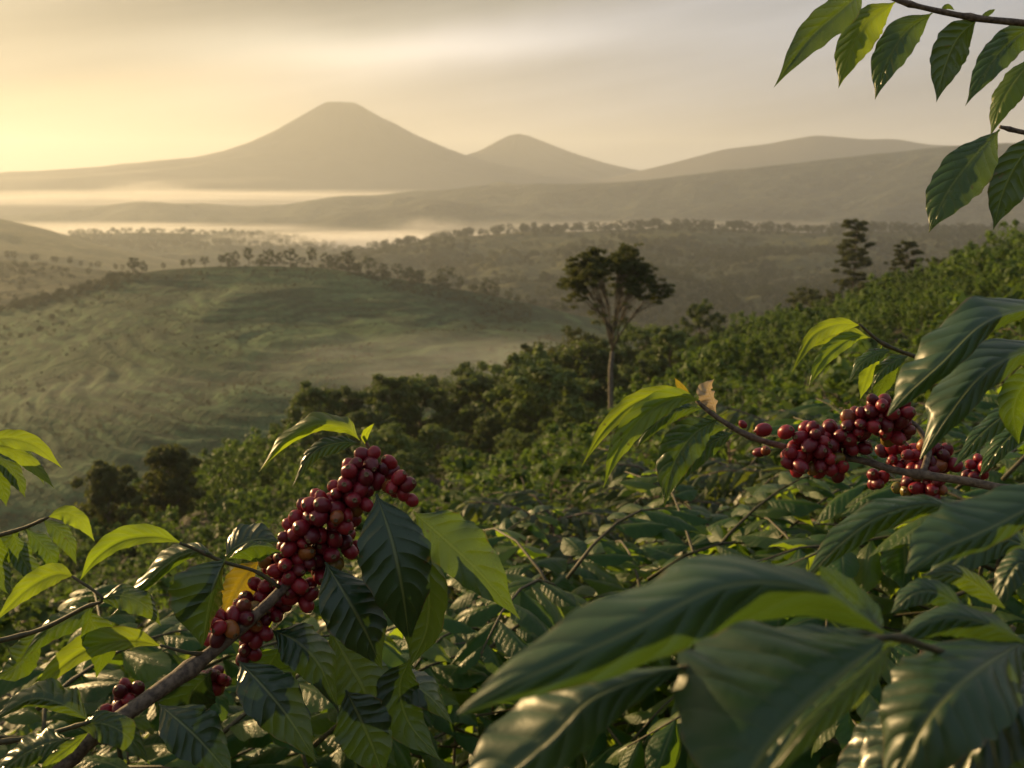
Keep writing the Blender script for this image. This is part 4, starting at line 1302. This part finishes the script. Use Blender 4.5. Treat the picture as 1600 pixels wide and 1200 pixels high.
for i, (p, hu, hl, a, b, mt) in enumerate([
    ([(74, 808, .85), (102, 800), (128, 814), (148, 846)], 12, 17, 20, 10, M_YOUNG_LIT),
    ([(66, 812, .85), (90, 826), (108, 850), (120, 884)], 14, 16, 40, 15, M_LEAF),
    ([(40, 826, .86), (62, 846), (80, 870), (84, 905)], 16, 16, 40, 15, M_LEAF),
    ([(20, 832, .86), (30, 860), (46, 890), (70, 920)], 18, 16, 40, 15, M_LEAF),
    ([(0, 838, .86), (-6, 865), (2, 900), (20, 935)], 18, 18, 40, 15, M_LEAF),
    ([(30, 828, .88), (10, 850), (-5, 880), (-10, 915)], 18, 18, 30, 15, M_LEAF)]):
    fleaf(I_, p, hu, hl, a, b, mt, seed=70 + i)

# C: fruiting branch on the right
Cb = thing('coffee_branch', 'slanting coffee branch on the right with plump cherries and bright drooping tip leaves', 'coffee branch', px(1580, 768, .66), 'coffee branches in the foreground')
fstem(Cb, [(1640, 778, .66), (1580, 766, .66), (1510, 752, .67), (1450, 743, .68), (1400, 735, .69), (1340, 718, .70), (1285, 712, .705), (1225, 698, .705), (1170, 681, .70), (1120, 652, .70), (1088, 626, .70)], [8, 7.5, 7, 6.5, 6, 6, 6, 5.5, 5, 4, 3], M_BARK)
fstem(Cb, [(1440, 744, .68), (1450, 700, .70), (1425, 660, .71), (1380, 655, .71), (1310, 690, .71)], [5, 5, 4, 4, 3], M_BARK, 'twig', 7, 20)
for i, (p, hu, hl, a, b, mt) in enumerate([
    ([(1086, 622, .70), (1042, 614), (990, 630), (944, 672), (908, 730)], 15, 13, 5, 25, M_YOUNG_LIT),
    ([(1094, 626, .69), (1055, 622), (1005, 650), (965, 702), (942, 764)], 22, 19, 10, 25, M_YOUNG_LIT),
    ([(1100, 638, .715), (1060, 640), (1022, 664), (992, 704)], 13, 14, 40, 10, M_LEAF),
    ([(1122, 655, .70), (1082, 680), (1052, 726), (1037, 792)], 34, 28, 15, 20, M_LEAF),
    ([(1150, 676, .715), (1112, 690), (1078, 722), (1050, 770)], 18, 18, 40, 15, M_LEAF),
    ([(1140, 668, .72), (1100, 668), (1060, 690), (1030, 730)], 16, 18, 40, 15, M_LEAF)]):
    fleaf(Cb, p, hu, hl, a, b, mt, seed=80 + i)
fleaf(Cb, [(1119, 645, .70), (1114, 625), (1108, 608), (1116, 592)], 12, 18, 55, 20, M_DRY, wave=.3, curl=.5, seed=90, label='dry curled papery leaf')
fleaf(Cb, [(1078, 616, .70), (1064, 604), (1054, 590)], 5, 6, 20, 20, M_YELLOW, seed=91)
cherries(Cb, [(1226, 680, .69, 12, 2, 29), (1240, 722, .685, 20, 4, 29), (1268, 690, .69, 28, 9, 29), (1285, 720, .69, 24, 6, 29), (1305, 735, .69, 14, 3, 29), (1300, 685, .70, 26, 6, 29),
              (1335, 690, .70, 26, 7, 29), (1345, 660, .69, 26, 6, 29), (1375, 640, .69, 26, 6, 29), (1395, 670, .70, 28, 8, 29), (1410, 640, .69, 18, 3, 29),
              (1190, 672, .75, 3, 1, 26), (1192, 704, .76, 8, 2, 23), (1400, 712, .77, 22, 5, 26), (1440, 715, .75, 26, 7, 29), (1472, 722, .75, 20, 5, 28), (1420, 760, .75, 18, 5, 26),
              (1450, 755, .74, 24, 7, 27), (1370, 748, .78, 12, 3, 24), (1530, 735, .76, 20, 4, 24), (1160, 662, .74, 4, 2, 16)], rc)

D = thing('coffee_branch', 'small bright green leaf tuft above the right cherries', 'coffee branch', px(1470, 570, .85), 'coffee branches in the foreground')
fstem(D, [(1520, 585, .85), (1470, 570, .85), (1410, 550, .85), (1375, 534, .85), (1342, 506, .85)], [4, 4, 3, 3, 2], M_TWIG, n=20)
for i, (p, hu, hl, a, b, mt) in enumerate([
    ([(1345, 508, .85), (1308, 506), (1268, 526), (1236, 584)], 11, 16, 5, 20, M_YOUNG_LIT),
    ([(1352, 524, .84), (1322, 532), (1286, 562), (1262, 607)], 15, 12, 10, 20, M_YOUNG_LIT),
    ([(1360, 528, .86), (1330, 520), (1295, 525), (1262, 545)], 10, 14, 30, 10, M_YOUNG_LIT),
    ([(1378, 540, .85), (1362, 572), (1352, 598), (1344, 624)], 11, 13, 15, 15, M_YOUNG_LIT),
    ([(1392, 548, .84), (1370, 552), (1345, 568), (1325, 600)], 12, 12, 50, 10, M_LEAF),
    ([(1400, 552, .85), (1390, 580), (1376, 606), (1364, 630)], 14, 14, 30, 15, M_LEAF),
    ([(1420, 556, .84), (1400, 562), (1376, 580), (1360, 610)], 12, 12, 50, 10, M_LEAF)]):
    fleaf(D, p, hu, hl, a, b, mt, seed=100 + i)

E = thing('coffee_branch', 'pair of large arched glossy leaves reaching in from the right edge above the cherries', 'coffee branch', px(1680, 500, .5), 'coffee branches in the foreground')
fstem(E, [(1720, 470, .5), (1670, 490, .5), (1660, 540, .5), (1650, 600, .52)], [6, 6, 5, 4], M_TWIG, n=14)
for i, (p, hu, hl, a, b, mt) in enumerate([
    ([(1660, 478, .50), (1590, 484, .47), (1530, 508, .455), (1470, 566, .45), (1420, 612, .455), (1387, 650, .46)], 46, 24, 48, -20, M_BROAD),
    ([(1660, 540, .51), (1590, 552, .49), (1530, 588, .475), (1480, 650, .47), (1438, 718, .475)], 46, 28, 45, -20, M_BROAD),
    ([(1650, 590, .54), (1605, 600), (1585, 640), (1592, 694)], 22, 26, 40, 15, M_LEAF),
    ([(1650, 600, .58), (1580, 640), (1530, 680), (1490, 730)], 16, 18, 45, 10, M_LEAF),
    ([(1650, 610, .60), (1600, 660), (1560, 700), (1530, 745)], 18, 18, 45, 10, M_LEAF)]):
    fleaf(E, p, hu, hl, a, b, mt, seed=110 + i, nu=44, nv=8, wave=.12, quilt=.014, full=.75)

Fb = thing('coffee_branch', 'huge blurred coffee leaves filling the lower right corner closest to the lens', 'coffee branch', px(1660, 1040, .3), 'coffee branches in the foreground')
fstem(Fb, [(1700, 1120, .34), (1560, 1050, .32), (1450, 1012, .30), (1384, 996, .278), (1250, 1024, .278), (1140, 1036, .275), (1060, 1044, .273)], [7, 6.5, 6, 5.5, 5, 4.5, 4], M_TWIG, n=30)
for i, (p, hu, hl, a, b, mt) in enumerate([
    ([(1382, 988, .272), (1340, 958, .268), (1280, 922, .262), (1200, 906, .256), (1125, 914, .25), (1060, 942, .246), (1000, 975, .242), (900, 1022, .239), (800, 1068, .238), (716, 1116, .24)], 122, 70, (80, 34), (-18, -8), M_BROAD),
    ([(1066, 1042, .272), (985, 1062, .268), (915, 1094, .264), (860, 1150, .262), (780, 1218), (690, 1300)], 130, 56, (74, 25), (-18, -5), M_BROAD),
    ([(1380, 1002, .27), (1330, 1042, .262), (1250, 1112, .252), (1185, 1188, .247), (1140, 1280, .245)], 235, 46, (38, 15), (10, 20), M_BROAD),
    ([(1392, 1008, .262), (1342, 1062, .25), (1262, 1136, .243), (1170, 1250)], 14, 24, 45, 5, M_YOUNG_LIT),  # narrow bright strip: the light on it is put into the colour
    ([(1596, 1004, .32), (1520, 1050, .29), (1448, 1122, .28), (1385, 1250)], 84, 84, 35, 10, M_BROAD),
    ([(1600, 1002, .32), (1540, 972), (1470, 964), (1392, 1002)], 22, 34, 60, -18, M_BROAD),
    ([(1690, 745, .34), (1600, 797, .335), (1530, 832, .33), (1470, 858), (1416, 896)], 78, 28, (35, 30), (-15, -5), M_BROAD),
    ([(1500, 792, .40), (1440, 788), (1370, 808), (1312, 850), (1258, 906)], 46, 26, (66, 35), (-20, -10), M_LEAF),
    ([(1374, 992, .29), (1350, 950, .30), (1312, 915), (1280, 884)], 22, 34, 40, 25, M_BROAD),
    ([(1660, 1060, .32), (1590, 1090, .30), (1530, 1150), (1470, 1270)], 66, 66, 35, 10, M_SHADED),
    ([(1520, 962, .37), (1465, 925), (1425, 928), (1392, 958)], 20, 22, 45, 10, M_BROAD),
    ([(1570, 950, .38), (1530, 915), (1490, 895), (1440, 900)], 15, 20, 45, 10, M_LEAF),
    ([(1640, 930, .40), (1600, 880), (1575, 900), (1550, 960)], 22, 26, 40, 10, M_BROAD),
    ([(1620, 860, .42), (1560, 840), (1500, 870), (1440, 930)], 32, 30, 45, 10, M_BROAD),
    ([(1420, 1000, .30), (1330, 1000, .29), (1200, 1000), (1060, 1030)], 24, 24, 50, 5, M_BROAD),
    ([(1640, 1130, .31), (1600, 1160), (1570, 1200), (1560, 1260)], 66, 66, 25, 20, M_SHADED),
    ([(1500, 1060, .34), (1450, 1120), (1400, 1180), (1330, 1260)], 66, 66, 35, 20, M_SHADED),
    ([(1680, 1000, .36), (1620, 1050), (1580, 1110), (1560, 1190)], 60, 60, 30, 20, M_SHADED),
    ([(1480, 1100, .36), (1420, 1150), (1360, 1210), (1300, 1290)], 66, 66, 30, 20, M_SHADED)]):
    fleaf(Fb, p, hu, hl, a, b, mt, seed=130 + i, nu=44, nv=8, wave=.06, quilt=.010, full=.68)

Gb = thing('coffee_branch', 'overhanging coffee branch with pointed hanging leaves against the sky, top right', 'coffee branch', px(1640, 40, .9), 'coffee branches in the foreground')
fstem(Gb, [(1680, 44, .9), (1600, 36, .9), (1530, 29, .9), (1470, 18, .9), (1410, 3, .9), (1370, -14, .9)], [6, 5.5, 5, 4.5, 4, 3], M_BARK, n=30)
fstem(Gb, [(1690, 230, .86), (1640, 214, .86), (1600, 207, .86), (1562, 198, .86)], [5, 4.5, 4, 3], M_BARK, 'twig', 8, 16)
for i, (p, hu, hl, a, b, mt) in enumerate([
    ([(1350, -14, .90), (1315, 14, .89), (1262, 62), (1209, 137)], 26, 27, 15, 25, M_LEAF),
    ([(1400, 2, .91), (1355, 32), (1327, 80), (1310, 138)], 26, 31, 30, 15, M_YOUNG_LIT),  # brighter material paints in the golden light from behind
    ([(1457, 20, .90), (1414, 50), (1385, 98), (1367, 156)], 28, 27, 25, 20, M_LEAF),
    ([(1527, 30, .90), (1497, 60), (1477, 104), (1463, 160)], 27, 28, 20, 20, M_SHADED),
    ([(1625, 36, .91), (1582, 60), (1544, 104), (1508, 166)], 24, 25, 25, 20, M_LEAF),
    ([(1630, 80, .88), (1592, 116), (1564, 160), (1547, 214)], 18, 26, 50, 15, M_YOUNG_LIT),  # golden backlight painted in here too by the brighter material
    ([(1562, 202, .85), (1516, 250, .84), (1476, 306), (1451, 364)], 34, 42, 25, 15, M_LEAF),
    ([(1630, 208, .86), (1592, 252), (1567, 302), (1552, 359)], 36, 27, 20, 20, M_SHADED),
    ([(1530, 30, .90), (1545, 20), (1556, 14)], 4, 4, 20, 20, M_LEAF),
    ([(1470, 18, .90), (1480, 10), (1492, 16)], 4, 4, 20, 20, M_LEAF)]):
    fleaf(Gb, p, hu, hl, a, b, mt, seed=160 + i, wave=.06, curl=.08)

# the branches carry on outside the frame down to the shrubs they grow from
for par, pts, rad in ((Gb, [(1675, 44, .9), (1950, 90, .9), (2220, 330, .92), (2330, 900, .95), (2350, 2400, 1.0)], [6, 7, 8, 10, 13]),
                      (Gb, [(1685, 229, .86), (1900, 290, .88), (2120, 480, .91), (2310, 860, .95)], [5, 5.5, 6, 7]),
                      (Cb, [(1635, 777, .66), (1850, 840, .68), (2000, 1100, .72), (2040, 2600, .8)], [8, 9, 11, 13]),
                      (D, [(1515, 584, .85), (1700, 640, .86), (1850, 900, .88), (1900, 2200, .95)], [4, 5, 7, 10]),
                      (E, [(1650, 600, .52), (1760, 760, .55), (1850, 1200, .6), (1870, 2800, .68)], [5, 7, 10, 13]),
                      (Fb, [(1695, 1119, .34), (1900, 1300, .38), (2000, 1900, .42), (2010, 4200, .5)], [7, 9, 12, 14]),
                      (A, [(45, 1240, .59), (-120, 1420, .6), (-200, 1900, .64), (-210, 2900, .7)], [14, 15, 16, 18]),
                      (B, [(-35, 1010, .62), (-180, 1100, .64), (-260, 1500, .68), (-270, 2800, .74)], [4, 6, 9, 12]),
                      (B, [(-35, 1165, .57), (-150, 1220, .6), (-245, 1400, .66)], [5, 5.5, 6]),
                      (Hh, [(-76, 690, .62), (-230, 720, .64), (-330, 1100, .7), (-350, 2700, .76)], [4, 6, 9, 12]),
                      (I_, [(-55, 849, .85), (-200, 900, .86), (-280, 1200, .9), (-290, 2200, 1.0)], [4, 6, 9, 12])):
    fstem(par, pts, rad, M_BARK, n=30)

# ---------------------------------------------------------------- air: one even haze, and banks of valley mist
HAZE_G = 0.36
def box(name, lo, hi, mat):
    x0, y0, z0 = lo; x1, y1, z1 = hi
    v_ = [(x0, y0, z0), (x1, y0, z0), (x1, y1, z0), (x0, y1, z0), (x0, y0, z1), (x1, y0, z1), (x1, y1, z1), (x0, y1, z1)]
    return obj(name, mesh(name, v_, [(3, 2, 1, 0), (4, 5, 6, 7), (0, 1, 5, 4), (1, 2, 6, 5), (2, 3, 7, 6), (3, 0, 4, 7)], mat, smooth=False))
m_, n = new_mat('haze_air')
pv = n.n('ShaderNodeVolumePrincipled')
pv.inputs['Color'].default_value = (0.87, 0.94, 1.0, 1)
pv.inputs['Density'].default_value = 0.00015
pv.inputs['Anisotropy'].default_value = HAZE_G
out(n, vol=pv.outputs[0])
tag(box('haze', (-S_ - 40, -940, FLOOR_Z - 12), (S_ + 40, 9840, 400), m_), 'even golden morning haze filling the whole valley', kind='stuff')

def mist(name, label, x, y, Y, rx, ry, rz, dens, seed, nscale=3.0):
    m_, n = new_mat('valley_mist')
    oc = n.n('ShaderNodeTexCoord').outputs['Object']
    ln = n.n('ShaderNodeVectorMath', operation='LENGTH'); n.put(ln.inputs[0], oc)
    fall = n.sstep(ln.outputs['Value'], 1.0, 0.25)
    mp = n.n('ShaderNodeMapping'); mp.inputs['Location'].default_value = (seed, seed * 2.0, 0); n.put(mp.inputs[0], oc)
    nz = n.sstep(n.noise(mp.outputs[0], nscale, 3.0, 0.55), 0.30, 0.72)
    vs = n.n('ShaderNodeVolumePrincipled')
    vs.inputs['Color'].default_value = (0.98, 0.97, 0.95, 1)
    vs.inputs['Anisotropy'].default_value = 0.35
    n.put(vs.inputs['Density'], n.m('MULTIPLY', n.m('MULTIPLY', fall, nz), dens))
    out(n, vol=vs.outputs[0])
    c = pxY(x, y, Y)
    vv, ff = [], []
    seg, rings = 20, 10
    for i in range(1, rings):
        f = math.pi * i / rings
        for k in range(seg):
            q = 2 * math.pi * k / seg
            vv.append((math.sin(f) * math.cos(q), math.sin(f) * math.sin(q), math.cos(f)))
    vv += [(0, 0, 1), (0, 0, -1)]
    for i in range(rings - 2):
        for k in range(seg):
            ff.append((i * seg + k, i * seg + (k + 1) % seg, (i + 1) * seg + (k + 1) % seg, (i + 1) * seg + k)[::-1])
    T0, B0 = len(vv) - 2, len(vv) - 1
    for k in range(seg):
        ff.append((T0, k, (k + 1) % seg)); ff.append((B0, (rings - 2) * seg + (k + 1) % seg, (rings - 2) * seg + k))
    o = obj(name, mesh(name, vv, ff, m_))
    o.location = c; o.scale = (rx, ry, rz)
    return tag(o, label, kind='stuff')

mist('mist', 'bright mist bank behind the green hill crest', 590, 376, 2150, 440, 200, 26, .030, 1.0)
mist('mist', 'golden mist sheet filling the far left valley', 120, 360, 2600, 900, 260, 26, .010, 2.0)
mist('mist', 'pale mist layer below the volcano', 330, 310, 3780, 1700, 260, 42, .012, 3.0)
mist('mist', 'soft mist pool at the right foot of the green hill', 720, 570, 320, 95, 60, 12, .007, 4.0)
mist('mist', 'thin mist drifting over the lower left of the green hill', 330, 610, 330, 95, 60, 9, .003, 5.0)
mist('mist', 'wisp of mist rising left of the wooded hill', 668, 358, 1950, 110, 60, 34, .010, 6.0)
mist('mist', 'wisp of golden mist rising below the left flank of the volcano', 232, 298, 3500, 230, 120, 50, .006, 7.0)
mist('mist', 'mist lying between the wooded hill and the long ridge', 1000, 356, 1900, 600, 180, 20, .004, 8.0)
